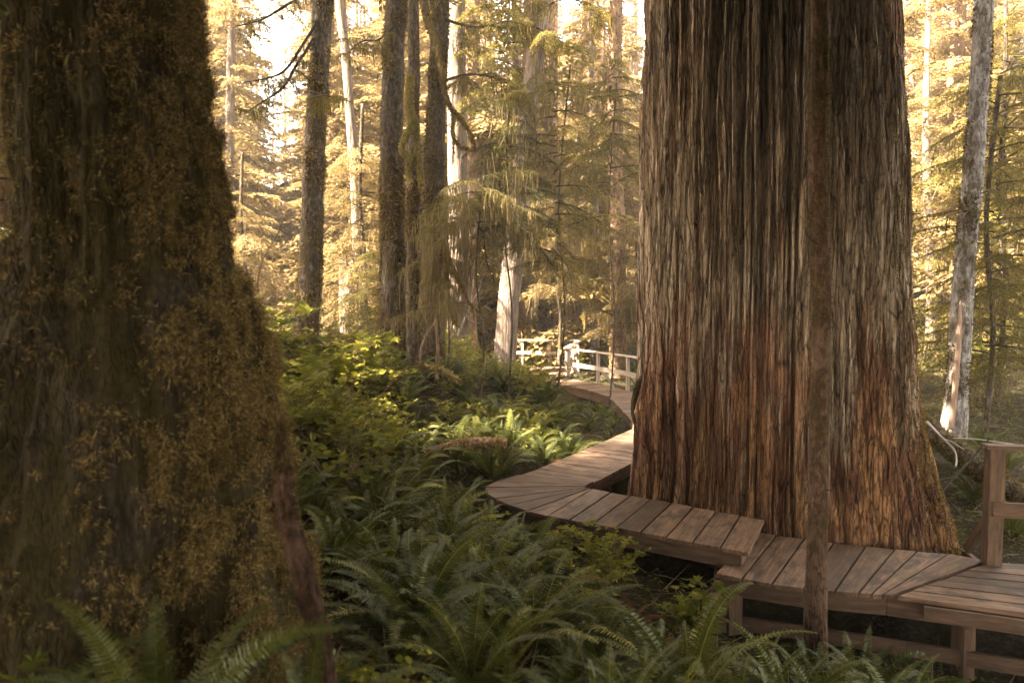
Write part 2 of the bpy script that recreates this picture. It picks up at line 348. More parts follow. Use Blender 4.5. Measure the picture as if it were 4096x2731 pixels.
# ------------------------------------------------------------ places
def at(dx, dy, Y):
    """point at world depth Y seen at (dx, dy) of the 2352 px wide photograph"""
    s = 2352/1024.; x = (dx/s-512)/FP; y = -(dy/s-341)/FP
    r = np.array([x, cos(PITCH)+y*sin(PITCH), -sin(PITCH)+y*cos(PITCH)])
    return r*(Y/r[1])+np.array([0, 0, CZ])
GP = np.array([(-1.2, 2.1, 1.12), (0, -6, 1.1), (-6, -6, 1.6), (6, -6, .2), (0, 0, .9), (-2.2, 1, 1.0), (2, 1, .5), (-1.9, 3.4, .75), (-4.2, 4.6, 2.0), (-5.5, 6, 2.6), (.3, 3.6, .35), (2.4, 4.3, -.15), (2.7, 5.8, -.95), (1.7, 5.2, -.45), (4, 3.5, -.4), (1, 5.8, -.35), (-.8, 6, .15), (3, 6.6, -1.0),
               (5, 5.5, -1.1), (7.5, 5, -1), (3.6, 9.9, -.65), (1.7, 9.2, -.6), (.2, 9.2, -.5), (-3, 8, .35), (-6, 8, 1.2), (1.9, 13, -.5), (-1.2, 12, -.05), (-4, 12.5, .75), (-8, 14, 1.6),
               (.9, 19, -.25), (-1.5, 17, .75), (-3.1, 17, 1.25), (3.2, 20, -.5), (5.5, 17, -.5), (1, 27, -.25), (-2, 24, .5), (9.6, 15, -.3), (6.9, 11.8, .1), (6.5, 8.7, -.45), (8.5, 9, -.5), (12, 9, .2),
               (-7, 21, 1.8), (-14, 24, 2.6), (0, 40, .4), (12, 30, .3), (24, 30, 1.5), (-22, 45, 3.2), (0, 60, 2.0), (30, 60, 3.5), (-14, 5, 2.5), (-16, -8, 2.8), (14, -6, 0), (60, 60, 5), (-60, 60, 6), (-60, -30, 5), (60, -30, 2), (0, 140, 8), (140, 140, 10), (-140, 140, 10)])
def gz(x, y, rough=True):
    x = np.asarray(x, float); y = np.asarray(y, float); sh = x.shape; x = x.ravel(); y = y.ravel()
    d2 = (x[:, None]-GP[None, :, 0])**2+(y[:, None]-GP[None, :, 1])**2
    wt = 1/(d2+.25)**1.6; z = (wt*GP[None, :, 2]).sum(1)/wt.sum(1)
    if rough: z = z+.10*fbm(x*.8, y*.8, 0, 3, 4)+.03*noise(x*5, y*5, 0, 9)
    return z.reshape(sh)
def g1(x, y): return float(gz(np.array([x]), np.array([y]))[0])

# ------------------------------------------------------------ ground
def ground():
    g = G()
    xs = np.concatenate([np.linspace(-220, -16, 24), np.linspace(-15.7, 15.7, 190), np.linspace(16, 220, 24)])
    ys = np.concatenate([np.linspace(-60, -3, 12), np.linspace(-2.7, 36, 230), np.linspace(37, 260, 30)])
    X, Y = np.meshgrid(xs, ys); Z = gz(X, Y); nx = len(xs)
    i = np.arange(len(ys)-1)[:, None]*nx; j = np.arange(nx-1)[None]
    F = np.stack([i+j, i+j+1, i+nx+j+1, i+nx+j], -1).reshape(-1, 4)
    g.add(np.stack([X, Y, Z], -1).reshape(-1, 3), F)
    obj('ground', g, mat=MAT['ground'], smooth=True, kind='structure')
ground()

# ------------------------------------------------------------ moss / strand scatter on a surface
def surf_samples(V, F4, n, wt=None):
    A = V[F4[:, 0]]; B = V[F4[:, 1]]; C = V[F4[:, 2]]; D = V[F4[:, 3]]
    nn = np.cross(C-A, D-B); ar = np.linalg.norm(nn, axis=1)
    p = ar.copy()
    if wt is not None: p = p*wt((A+C)/2, nrm(nn))
    p /= p.sum(); k = rng.choice(len(F4), n, p=p)
    u = rng.random((n, 1)); v = rng.random((n, 1))
    P = (A[k]*(1-u)+B[k]*u)*(1-v)+(D[k]*(1-u)+C[k]*u)*v
    return P, nrm(nn[k])
def strands(g, P, N, L, Wd, down=.9, jit=.7):
    n = len(P); D = N*(.5+.6*rng.random((n, 1)))+np.array([0, 0, -1])*down*rng.random((n, 1))+jit*rng.normal(size=(n, 3))*.5
    scatter(g, STR, STRF, P-N*.01, D, N+rng.normal(size=(n, 3))*.3, L*(.5+rng.random(n)), Wd*(.6+.8*rng.random(n)), F3=STR3)
def hanging(g, P, Lm, Wd=.02):
    """lichen beards hanging straight down from P"""
    n = len(P); D = np.tile([0, 0, -1.], (n, 1))+rng.normal(size=(n, 3))*.1; a = rng.random(n)*6.28
    N = np.stack([np.cos(a), np.sin(a), 0*a], -1)
    scatter(g, STR, STRF, P, D, N, Lm*(.25+rng.random(n)**1.6), Wd*(.5+rng.random(n)), F3=STR3)

# ------------------------------------------------------------ the giant cedar
CX, CY = 3.58, 9.95
def giant():
    zs = np.concatenate([np.arange(-1.3, 7.6, .036), np.linspace(7.8, 26, 30)])
    view = math.atan2(-CY, -CX)
    a = np.concatenate([view+np.linspace(-1.85, 1.85, 1150), view+np.linspace(1.87, 2*pi-1.87, 120)])
    A, Z = np.meshgrid(a, zs); ca, sa = np.cos(A), np.sin(A)
    # radius from the outline
    Rl = np.interp(Z, [-1.3, -.5, .7, 3.2, 7, 26], [1.70, 1.64, 1.62, 1.62, 1.59, 1.15])
    Rr = np.interp(Z, [-1.3, -.5, .2, .7, 1.3, 2.0, 3.2, 4.8, 7, 26], [3.0, 2.42, 2.27, 2.14, 2.02, 1.94, 1.82, 1.74, 1.58, 1.15])
    rt = sstep(-.15, 1.0, np.cos(A-radians(-14)))          # 1 on the right hand side
    R = Rl*(1-rt)+Rr*rt
    R = R+.30*sstep(.6, -1.2, Z)*0.5
    # buttress lobes fade upward
    lob = fbm(ca*2.1+5, sa*2.1, Z*.10, 21, 2)
    lob2 = 1-np.abs(noise(ca*4.3, sa*4.3, Z*.12+3, 22))*2
    lowf = sstep(4.5, -.8, Z)
    R = R+.16*lob*(.35+.65*lowf)+.075*lob2*(.25+.75*lowf)
    # long bark ribs, drifting sideways with height
    w_ = .032*fbm(ca*3, sa*3, Z*.33, 31, 3)+.010*noise(ca*9, sa*9, Z*.9, 37)
    aa = A+w_
    rib = 1-np.abs(noise(np.cos(aa)*15, np.sin(aa)*15, Z*.13, 41))*2
    rib2 = 1-np.abs(noise(np.cos(aa)*34, np.sin(aa)*34, Z*.30, 43))*2
    rib3 = noise(np.cos(aa)*80, np.sin(aa)*80, Z*.75, 44)
    sm = sstep(.12, .42, fbm(ca*2.7+3, sa*2.7, Z*.28, 51, 2))*sstep(3.2, 1.2, Z)     # stripped smooth zones
    sc = 1-.72*sm
    R = R+(.055*rib+.030*rib2+.016*rib3)*sc
    gro = np.clip(noise(np.cos(aa)*11+8, np.sin(aa)*11, Z*.07, 61)-.42, 0, 1)*.38     # deep dark splits
    R = R-gro*(.4+.6*sstep(6, 0, Z))
    n1 = noise(np.cos(aa)*10+2, np.sin(aa)*10, Z*.06, 62); n2 = noise(np.cos(aa)*22+2, np.sin(aa)*22, Z*.16, 63); n3 = noise(np.cos(aa)*46, np.sin(aa)*46, Z*.6, 64)
    R = R-(.12*np.exp(-(n1/.060)**2)+.075*np.exp(-(n2/.080)**2)*(1-.5*sm)+.028*np.exp(-(n3/.12)**2))*(1-.45*sm)
    for fz_, fq, am, sd_ in ((.55, 17, .026, 91), (1.1, 33, .014, 92), (.32, 10, .022, 93)):      # torn strips with hard edges
        q = noise(np.cos(aa)*fq, np.sin(aa)*fq, Z*fz_, sd_); R = R+am*(sstep(-.02, .03, q)-.5)*(1-.6*sm)
    R = R+.022*fbm(ca*9, sa*9, Z*3.2, 71, 4)
    # swollen burl at the left edge
    th0 = view-1.12; d = (((A-th0+pi) % (2*pi)-pi)*1.8/.40)**2+((Z-1.0)/.55)**2
    R = R+.17*np.exp(-d*1.1)*(1+.5*fbm(ca*8, sa*8, Z*3.5, 81, 3))
    V = np.stack([CX+R*ca, CY+R*sa, Z], -1); nx = len(a)
    i = np.arange(len(zs)-1)[:, None]*nx; j = np.arange(nx)[None]; j2 = (j+1) % nx
    F = np.stack([i+j, i+j2, i+nx+j2, i+nx+j], -1).reshape(-1, 4)
    V = V.reshape(-1, 3)
    t = thing('giant_cedar_tree', 'massive old cedar with fluted red brown bark standing behind the stepped boardwalk', 'tree', (CX, CY, -.7))
    off = np.array([CX, CY, -.7])
    tr = obj('trunk', G().add(V-off, F), t, mat=MAT['cedar'], smooth=True)
    # moss down the right hand buttress
    def wt(C, n):
        an = np.arctan2(C[:, 1]-CY, C[:, 0]-CX)
        x = np.cos(an-radians(-22)); return sstep(.80, .98, x)*(C[:, 2] < 7.4)*(sstep(4.5, .5, C[:, 2])+.25)*(.1+sstep(-.1, .4, noise(C[:, 0]*5, C[:, 1]*5, C[:, 2]*1.6, 5)))
    P, N = surf_samples(V, F, 26000, wt)
    g = G(); strands(g, P-off, N, .050, .013, 1.2); obj('moss', g, t, mat=MAT['moss'])
    # dark smooth root lip curling round the burl
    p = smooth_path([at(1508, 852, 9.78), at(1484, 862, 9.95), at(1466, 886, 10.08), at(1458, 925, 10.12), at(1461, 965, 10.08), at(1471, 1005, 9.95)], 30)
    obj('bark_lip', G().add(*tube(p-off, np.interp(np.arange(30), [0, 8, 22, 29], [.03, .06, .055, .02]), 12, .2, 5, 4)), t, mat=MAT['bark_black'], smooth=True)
    return t, V, F
CEDAR, CV, CF = giant()

# ------------------------------------------------------------ foliage generators
def bough(nb=22, nl=8, leaf=.055, droop=.35, seed=0, wid=.42, lw=.42, third=False):
    """conifer bough of unit length along +Y as arrays of leaf origins/dirs + a twig path"""
    r = np.random.default_rng(seed); O = []; D = []; N = []; Sz = []
    t = np.linspace(0, 1, 12); path = np.stack([.04*np.sin(t*5+seed), t, .12*t-droop*t**2.2], -1)
    tw = [(path, .012)]
    for i in range(nb):
        u = .12+.86*i/nb+r.random()*.02; side = 1 if i % 2 else -1
        p = np.array([np.interp(u, t, path[:, k]) for k in range(3)])
        L = wid*(1-u)**.75*(.65+.6*r.random())+.05; an = radians(38+22*r.random())
        d = np.array([side*sin(an), cos(an), -.18-.25*r.random()]); d /= np.linalg.norm(d)
        m = max(3, int(nl*L/wid*1.3)); s = np.linspace(.05, 1, m)
        q = p+d*(L*s)[:, None]; q[:, 2] -= .35*L*s**2
        tw.append((np.vstack([p, q[m//2], q[-1]]), .004))
        for e in (-1, 1):
            dd = d[None]*.75+e*.6*np.array([cos(an), -side*sin(an), 0])[None]*side+r.normal(size=(m, 3))*.16
            O.append(q+r.normal(size=(m, 3))*.008); D.append(dd); N.append(np.tile([0, 0, 1.], (m, 1))+r.normal(size=(m, 3))*.35); Sz.append(leaf*(.7+.6*r.random(m))*(1.2-.4*s))
        O.append(q[-1:]); D.append(d[None]); N.append([[0, 0, 1.]]); Sz.append([leaf*1.2])
    return np.vstack(O), np.vstack(D), np.vstack(N), np.concatenate(Sz), tw, lw
B_FAR = [bough(20, 7, .085, .40, s, .40, .45) for s in range(4)]
B_MID = [bough(30, 11, .050, .38, 10+s, .42, .38) for s in range(4)]
B_NEAR = [bough(44, 18, .028, .36, 20+s, .42, .34) for s in range(4)]
def put_bough(gl, gt, gh, B, o, az, el, L, roll=0, rr=None, hang=0, hl=.5, tws=4, hw=.02):
    O, D, N, Sz, tw, lw = B; rr = rr or rng
    m = np.array(Matrix.Rotation(az, 3, 'Z') @ Matrix.Rotation(el, 3, 'X') @ Matrix.Rotation(roll, 3, 'Y'))
    f = lambda p: (p*L) @ m.T+o
    scatter(gl, DIAM, DIAMF, f(O), D @ m.T, N @ m.T, Sz*L, Sz*L*lw, R=np.clip(.5+.22*rr.normal(size=len(O))+.15*rr.normal(), 0, 1))
    if gt is not None:
        for k, (p, r) in enumerate(tw):
            if k and k % tws: continue
            gt.add(*tube(f(p), np.linspace(r*L, r*L*.25, len(p))*(1 if k else 1), 4 if k else 5, cap=False))
    if gh is not None and hang:
        for k in rr.choice(len(O), max(2, hang//9)):
            m_ = 5+int(9*rr.random()); hanging(gh, f(O[k:k+1])+rr.normal(size=(m_, 3))*[.07, .07, .03], hl*(.35+1.1*rr.random()**1.5), hw*.8)
def crown_mesh(H, z0, R, n, Bs, seed, leafmat, hang=0, hl=.5, top=.4, bare=0, gapf=.15):
    r = np.random.default_rng(seed); gl, gt, gh = G(), G(), G()
    for i in range(n):
        u = (i+.5)/n; z = z0+(H-z0)*u
        if r.random() < gapf: continue
        L = R*(1-u*(1-top*.5))*(.65+.55*r.random()); az = i*2.399+r.normal()*.4
        put_bough(gl, gt, gh if hang else None, Bs[i % 4], np.array([0, 0, z]), az, radians(14*(u-.3)+r.normal()*9), L, r.normal()*.2, r, hang, hl)
    lm = gl.mesh('foliage', MAT[leafmat]); tm = gt.mesh('twigs', MAT['twig']); hm = gh.mesh('hanging_moss', MAT['hang']) if hang else None
    return lm, tm, hm
CROWNS = {}
for k in range(4):
    CROWNS['far%d' % k] = crown_mesh(24, .8+k*.8, 3.5+.3*k, 150, B_FAR, 100+k, 'conif', 5, .55)
for k in range(2):
    CROWNS['green%d' % k] = crown_mesh(15, .8, 2.5, 85, B_MID, 130+k, 'conif_green', 6, .4)
for k in range(2):
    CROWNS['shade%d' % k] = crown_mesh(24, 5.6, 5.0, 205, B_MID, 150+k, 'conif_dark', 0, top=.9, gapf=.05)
def far_trunk_mesh(H, r0, mat, seed, flare=1.35):
    t = np.linspace(0, 1, 40)**1.3; z = t*H-.4
    p = np.stack([.10*np.sin(z*.35+seed), .10*np.cos(z*.28+seed*2), z], -1)
    return G().add(*tube(p, r0*(1-.75*t)*(1+(flare-1)*np.exp(-t*H/.6)), 14, .10, seed, 1.2)).mesh('trunk', MAT[mat], True)
FT = [far_trunk_mesh(25, .30, 'bark_pale', 1), far_trunk_mesh(25, .26, 'bark_brown', 2), far_trunk_mesh(25, .36, 'bark_brown', 3), far_trunk_mesh(16, .14, 'bark_dark', 4)]
def conifer(x, y, crown, tm, sc, rz, label, group, name='conifer_tree', tilt=(0, 0), rollz=True):
    t = thing(name, label, 'tree', (x, y, g1(x, y)), rz, group, sc, tilt)
    obj('trunk', FT[tm], t)
    lm, tw, hm = CROWNS[crown]
    c = obj('crown', lm, t); obj('twigs', tw, c)
    if hm: obj('hanging_moss', hm, c)
    return t

# ------------------------------------------------------------ named trunks
def trunk_tree(name, label, pts, rad, mat, seed=0, base_flare=1.4, H=22, sides=28, amp=.10, moss=0, mosswt=None, mossmat='moss_dark', ml=.06, mw=.02, group=None, fr=3.0, n=90):
    """pts: centre points from the base upward; continued upward beyond the frame"""
    P = np.array(pts, float); d = P[-1]-P[-2]; d /= np.linalg.norm(d)
    if H: P = np.vstack([P, P[-1]+d*(H-P[-1][2])*.5+[0, 0, 0], P[-1]+d*(H-P[-1][2])])
    base = P[0].copy(); Q = smooth_path(P, n)
    h = np.linalg.norm(Q-Q[0], axis=1); R = np.interp(h/h[-1], [0, 1], [rad, rad*(.55 if H else .8)])*(1+(base_flare-1)*np.exp(-h/.55))
    if H: R[-1] *= .05
    t = thing(name, label, 'tree', tuple(base), group=group)
    V, F, F3 = tube(Q-base, R, sides, amp, seed, 1.3, fr)
    obj('trunk', G().add(V, F, F3), t, mat=MAT[mat], smooth=True)
    if moss:
        PP, N = surf_samples(V, F, moss, (lambda C, nn: mosswt(C+base, nn)*((C+base)[:, 2] < .5*((C+base)[:, 1])+3.2)) if mosswt else (lambda C, nn: ((C+base)[:, 2] < .5*((C+base)[:, 1])+3.2)*1.))
        g = G(); strands(g, PP, N, ml, mw, 1.2); obj('moss', g, t, mat=MAT[mossmat])
    return t, base
def add_crown(t, base, z0, z1, R, n, Bs, leafmat, seed, hang=0, hl=.5, top=.8, azs=None, tws=4):
    r = np.random.default_rng(seed); gl, gt, gh = G(), G(), G()
    for i in range(n):
        u = (i+.5)/n; z = z0+(z1-z0)*u; L = R*(1-u*(1-top))*(.6+.6*r.random())
        az = i*2.399+r.normal()*.3 if azs is None else azs[i % len(azs)]+r.normal()*.25
        put_bough(gl, gt, gh if hang else None, Bs[i % 4], np.array([0, 0, z-base[2]]), az, radians(r.normal()*10), L, r.normal()*.2, r, hang, hl, tws)
    c = obj('crown', gl, t, mat=MAT[leafmat]); obj('twigs', gt, c, mat=MAT['twig_dark'])
    if hang: obj('hanging_moss', gh, c, mat=MAT['hang'])
    return c
def gpt(x, y): return np.array([x, y, g1(x, y)-.15])
def col_moss(f0=.0, f1=.35, sx=2.0):
    return lambda C, n: .06+sstep(f0, f1, fbm(C[:, 0]*sx+7, C[:, 1]*sx, C[:, 2]*.9, 12, 3))

# leaning dark trunk
T2, b2 = trunk_tree('mossy_spruce_tree', 'tall dark trunk with shelf fungus just left of the pale thin trunk', [at(702, 880, 19), at(706, 700, 19), at(715, 560, 19), at(722, 350, 19), at(731, 200, 19), at(742, 0, 19)], .33, 'bark_dark', 3, moss=9000, mosswt=col_moss(), ml=.085, mw=.028)
for (fx, fy, s) in ((758, 262, .17), (652, 195, .10)):
    p = at(fx if s > .15 else 699, fy, 18.75); g = G(); a = np.linspace(0, 2*pi, 20, endpoint=False)
    V = np.vstack([np.stack([np.cos(a)*s, np.sin(a)*s*.8, 0*a], -1), np.stack([np.cos(a)*s*.8, np.sin(a)*s*.65, 0*a+.035], -1), [[0, 0, .06]], [[0, 0, -.03]]])
    j = np.arange(20); j2 = (j+1) % 20
    g.add(V, np.stack([j, j2, 20+j2, 20+j], -1), np.vstack([np.stack([20+j, 20+j2, np.full(20, 40)], -1), np.stack([j2, j, np.full(20, 41)], -1)]))
    obj('bracket_fungus', g, T2, tuple(p-b2), mat=MAT['fungus'], smooth=True)
# dark branches with needles reaching left from it
def limbs(t, base, specs, mat='twig_dark', leaf='conif_dark', Bs=None, nb=9, bl=.9, hang=6, hl=.35, seed=0, rad=.05, name='limb'):
    r = np.random.default_rng(seed)
    for sp in specs:
        p = smooth_path(sp, 40)-base; g = G().add(*tube(p, np.linspace(rad, rad*.2, 40), 7, .25, seed, 4))
        o = obj(name, g, t, mat=MAT[mat], smooth=True); gl, gt, gh = G(), G(), G()
        for k in range(nb):
            i = int(6+33*(k+.5)/nb); az = r.random()*6.28
            put_bough(gl, gt, gh if hang else None, (Bs or B_MID)[k % 4], p[i], az, radians(-15+r.normal()*15), bl*(.6+.6*r.random()), r.normal()*.3, r, hang, hl, 3, .025)
        if nb:
            obj('foliage', gl, o, mat=MAT[leaf]); obj('twigs', gt, o, mat=MAT[mat])
        if hang and nb: obj('hanging_moss', gh, o, mat=MAT['moss'])
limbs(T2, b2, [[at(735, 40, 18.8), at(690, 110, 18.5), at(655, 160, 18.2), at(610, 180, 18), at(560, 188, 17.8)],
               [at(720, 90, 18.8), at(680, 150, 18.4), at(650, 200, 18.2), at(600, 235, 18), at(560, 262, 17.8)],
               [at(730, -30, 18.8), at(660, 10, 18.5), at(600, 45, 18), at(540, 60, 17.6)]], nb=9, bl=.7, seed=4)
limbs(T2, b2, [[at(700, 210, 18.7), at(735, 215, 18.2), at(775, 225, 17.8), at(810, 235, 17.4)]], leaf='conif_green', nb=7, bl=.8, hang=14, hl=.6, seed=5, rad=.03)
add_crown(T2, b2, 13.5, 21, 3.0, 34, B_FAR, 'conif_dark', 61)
# three close trunks
T3, b3 = trunk_tree('mossy_spruce_tree', 'stout dark mossy trunk with flared base, left of a close group of three', [at(893, 835, 17), at(897, 740, 17), at(903, 600, 17), at(899, 300, 17), at(910, 0, 17)], .305, 'bark_dark', 8, 1.55, moss=14000, mosswt=col_moss(-.1, .25), ml=.085, mw=.028)
add_crown(T3, b3, 12, 21, 3.0, 34, B_FAR, 'conif_dark', 62)
T3b, b3b = trunk_tree('mossy_spruce_tree', 'slender dark trunk squeezed between the two stout trunks of the group', [at(953, 860, 15.6), at(948, 700, 15.6), at(950, 400, 15.6), at(951, 200, 15.6), at(949, 0, 15.6)], .145, 'bark_dark', 9, 1.5, moss=5000, ml=.07, mw=.025, mosswt=col_moss())
T4, b4 = trunk_tree('mossy_spruce_tree', 'dark trunk with grey flecks, rightmost of the close group of three', [at(993, 860, 16.5), at(995, 600, 16.5), at(1000, 300, 16.5), at(1012, 0, 16.5)], .25, 'bark_dark', 10, 1.35, moss=7000, mosswt=col_moss(), ml=.08, mw=.026)
add_crown(T4, b4, 12, 20, 3.0, 30, B_FAR, 'conif_dark', 63)
# pale thin and others
def simple(name, label, pts, rad, mat, seed, **k): return trunk_tree(name, label, pts, rad, mat, seed, **k)
t, b = simple('dead_tree', 'thin pale crooked dead trunk leaning right beside the dark leaning trunk', [at(838, 800, 25), at(822, 560, 25), at(815, 400, 25), at(803, 250, 25), at(795, 140, 25), at(778, 0, 25)], .21, 'bark_pale', 12)
t, b = simple('conifer_tree', 'pale slim trunk against the sky beside the mossy foreground tree', [at(540, 800, 28), at(528, 400, 28), at(533, 0, 28)], .21, 'bark_pale', 13); add_crown(t, b, 4, 21, 2.2, 60, B_FAR, 'conif', 64, 4)
t, b = simple('conifer_tree', 'broad brown trunk behind the hanging vine branch', [at(1072, 800, 29), at(1078, 400, 29), at(1085, 0, 29)], .40, 'bark_brown', 14); add_crown(t, b, 9, 21, 3, 50, B_FAR, 'conif', 65, 5)
t, b = simple('cedar_tree', 'wide sunlit pale trunk seen low behind the mossy hemlock boughs', [at(1052, 830, 25), at(1056, 640, 25), at(1050, 300, 25), at(1048, 0, 25)], .42, 'bark_pale', 15, base_flare=1.25)
t, b = simple('cedar_tree', 'sunlit pale cedar trunk leaning right in front of the far boardwalk railing', [at(1158, 850, 23.5), at(1168, 700, 23.5), at(1185, 540, 23.5), at(1215, 260, 23.5), at(1245, 0, 23.5)], .385, 'bark_pale', 16, base_flare=1.12); add_crown(t, b, 9, 20, 2.8, 34, B_FAR, 'conif_green', 66, 5)
t, b = simple('conifer_tree', 'dark brown trunk directly right of the sunlit pale cedar trunk', [at(1206, 830, 31), at(1206, 500, 31), at(1214, 0, 31)], .33, 'bark_brown', 17)
t, b = simple('mossy_spruce_tree', 'orange brown mossy trunk behind the far railing', [at(1253, 830, 33), at(1257, 500, 33), at(1262, 0, 33)], .38, 'bark_brown', 18, moss=3000, ml=.12, mw=.05)
t, b = simple('conifer_tree', 'very thin brown stem behind the railing corner', [at(1276, 830, 31), at(1277, 400, 31), at(1278, 0, 31)], .10, 'bark_brown', 19)
t, b = simple('dead_tree', 'slim bleached white trunk rising behind the railing corner', [at(1322, 850, 30), at(1324, 500, 30), at(1330, 300, 30)], .15, 'bark_pale', 20, H=0)
t, b = simple('mossy_spruce_tree', 'grey brown trunk with mossy limbs behind the railing beside the giant cedar', [at(1418, 950, 26), at(1420, 600, 26), at(1412, 300, 26), at(1415, 0, 26)], .33, 'bark_brown', 21, moss=4000, ml=.1, mw=.04)
limbs(t, b, [[at(1420, 650, 26), at(1385, 640, 25.6), at(1350, 642, 25.2), at(1312, 628, 25)], [at(1420, 730, 26), at(1390, 715, 25.4), at(1365, 705, 25), at(1340, 720, 24.6)], [at(1415, 560, 26), at(1370, 545, 25.4), at(1330, 530, 25)], [at(1428, 720, 26), at(1450, 690, 25.4), at(1470, 700, 25)]], mat='mossy', leaf='hang', nb=5, bl=.7, hang=30, hl=.7, seed=8, rad=.06)
# right hand side
t, b = simple('conifer_tree', 'bright white upper trunk right beside the giant cedar', [at(2058, 1000, 21), at(2056, 700, 21), at(2052, 350, 21), at(2053, 0, 21)], .20, 'bark_pale', 22); add_crown(t, b, 3.0, 17, 1.9, 44, B_FAR, 'conif', 67, 6)
TG, bG = trunk_tree('alder_tree', 'grey lichen speckled leaning trunk with a bare wood scar at the right edge', [at(2186, 1030, 14.5), at(2200, 880, 14.5), at(2214, 640, 14.5), at(2240, 350, 14.5), at(2262, 0, 14.5)], .215, 'bark_grey', 23, 1.35, moss=5000, mosswt=col_moss(.1, .4), ml=.06, mw=.025)
p = smooth_path([at(2206, 690, 14.34), at(2204, 760, 14.3), at(2198, 850, 14.26), at(2190, 930, 14.22), at(2184, 985, 14.2)], 20)-bG
obj('bare_wood_scar', G().add(*tube(p, np.interp(np.arange(20), [0, 5, 14, 19], [.015, .05, .06, .05]), 12, .2, 3, 3)), TG, mat=MAT['wood_bare'], smooth=True)
t, b = simple('conifer_tree', 'thin dark stem far right behind the grey leaning trunk', [at(2302, 900, 24), at(2306, 500, 24), at(2308, 300, 24)], .10, 'bark_dark', 24, H=14); add_crown(t, b, 2.2, 13, 2.2, 56, B_MID, 'conif_green', 68, 6)

t, b = simple('conifer_tree', 'sunlit brown trunk peeking past the left edge of the mossy foreground tree', [np.array([-10.5, 14.2, 1.5]), np.array([-10.45, 14.2, 6.0]), np.array([-10.4, 14.2, 10.0])], .27, 'bark_brown', 41); add_crown(t, b, 4.0, 19, 2.6, 60, B_MID, 'conif_green', 73, 6)
# broken snag
p = at(802, 740, 24); sn = thing('tree_stump', 'pale broken stump behind the bushes between the dark trunks', 'stump', tuple(p+[0, 0, -.9]))
Q = np.stack([0*np.linspace(0, 1, 20), 0*np.linspace(0, 1, 20), np.linspace(0, 3.05, 20)], -1)
V, F, F3 = tube(Q, .33, 30, .12, 5, .8, 4); V[-1, 2] -= .3; V[19*30:20*30, 2] += .18*noise(np.arange(30)*.9, 0, 0, 3)
obj('trunk', G().add(V, F, F3), sn, mat=MAT['bark_pale'], smooth=True)

# ------------------------------------------------------------ near left mossy tree
LX, LY = -1.87, 3.2
def left_tree():
    zs = np.concatenate([np.arange(.2, 4.8, .022), np.linspace(4.9, 16, 20)]); a = np.linspace(-pi, pi, 420, endpoint=False)
    A, Z = np.meshgrid(a, zs); ca, sa = np.cos(A), np.sin(A)
    Rr = np.interp(Z, [.2, .8, 1.3, 1.6, 2.0, 2.4, 2.8, 3.4, 4.1, 16], [.88, .84, .80, .77, .72, .645, .53, .43, .35, .32])
    Rl = np.interp(Z, [.2, 1.0, 2.0, 2.45, 2.75, 3.1, 4.1, 16], [1.15, .88, .62, .47, .35, .33, .35, .30])
    view = math.atan2(-LY, -LX); right = view+pi/2
    rt = .5+.5*np.cos(A-right); R = Rl*(1-rt)+Rr*rt
    R = R+.07*sstep(3.2, .6, Z)*fbm(ca*3, sa*3, Z*.5, 5, 2)*1.6
    R = R-.22*sstep(2.0, 1.0, Z)*np.exp(-(((A-(view+.25)+pi) % (2*pi)-pi)/.22)**2)   # dark hollow between the roots
    R = R+.045*sstep(-.15, .18, fbm((LX+R*ca)*8, (LY+R*sa)*8, Z*6, 8, 3))-.02
    R = R+.03*(1-2*np.abs(noise(ca*9, sa*9, Z*.6, 6)))+.03*fbm(ca*8, sa*8, Z*5, 7, 4)
    V = np.stack([LX+R*ca, LY+R*sa, Z], -1); nx = len(a); i = np.arange(len(zs)-1)[:, None]*nx; j = np.arange(nx)[None]; j2 = (j+1) % nx
    F = np.stack([i+j, i+j2, i+nx+j2, i+nx+j], -1).reshape(-1, 4); V = V.reshape(-1, 3); off = np.array([LX, LY, .6])
    t = thing('mossy_tree', 'huge dark moss covered trunk filling the left foreground', 'tree', tuple(off))
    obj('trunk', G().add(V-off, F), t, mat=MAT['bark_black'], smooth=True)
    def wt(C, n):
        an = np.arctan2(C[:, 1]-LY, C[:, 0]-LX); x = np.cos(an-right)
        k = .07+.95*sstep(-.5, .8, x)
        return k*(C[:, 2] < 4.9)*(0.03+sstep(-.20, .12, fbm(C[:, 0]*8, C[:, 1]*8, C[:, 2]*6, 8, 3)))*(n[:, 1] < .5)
    # clumps: each sample point grows a fan of curled strands standing off the bark
    P, N = surf_samples(V, F, 15000, wt); g = G(); P = np.repeat(P, 23, 0)+rng.normal(size=(345000, 3))*.012; N = np.repeat(N, 23, 0)
    P = P+N*(rng.random((345000, 1))**1.5)*.045; strands(g, P-off, N, .018, .0029, 1.0, 1.3)
    P, N = surf_samples(V, F, 1500, wt); strands(g, P-off+N*.015, N, .07, .0035, 2.6, .5)
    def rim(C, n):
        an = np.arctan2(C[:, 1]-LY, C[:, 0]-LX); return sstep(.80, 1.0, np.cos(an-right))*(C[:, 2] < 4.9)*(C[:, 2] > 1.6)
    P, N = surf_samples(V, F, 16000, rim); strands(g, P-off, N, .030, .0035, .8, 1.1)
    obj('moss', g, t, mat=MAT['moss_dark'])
    return t, off
LT, loff = left_tree()
add_crown(LT, loff, 8.4, 17, 5.2, 190, B_FAR, 'conif_dark', 70, 0)
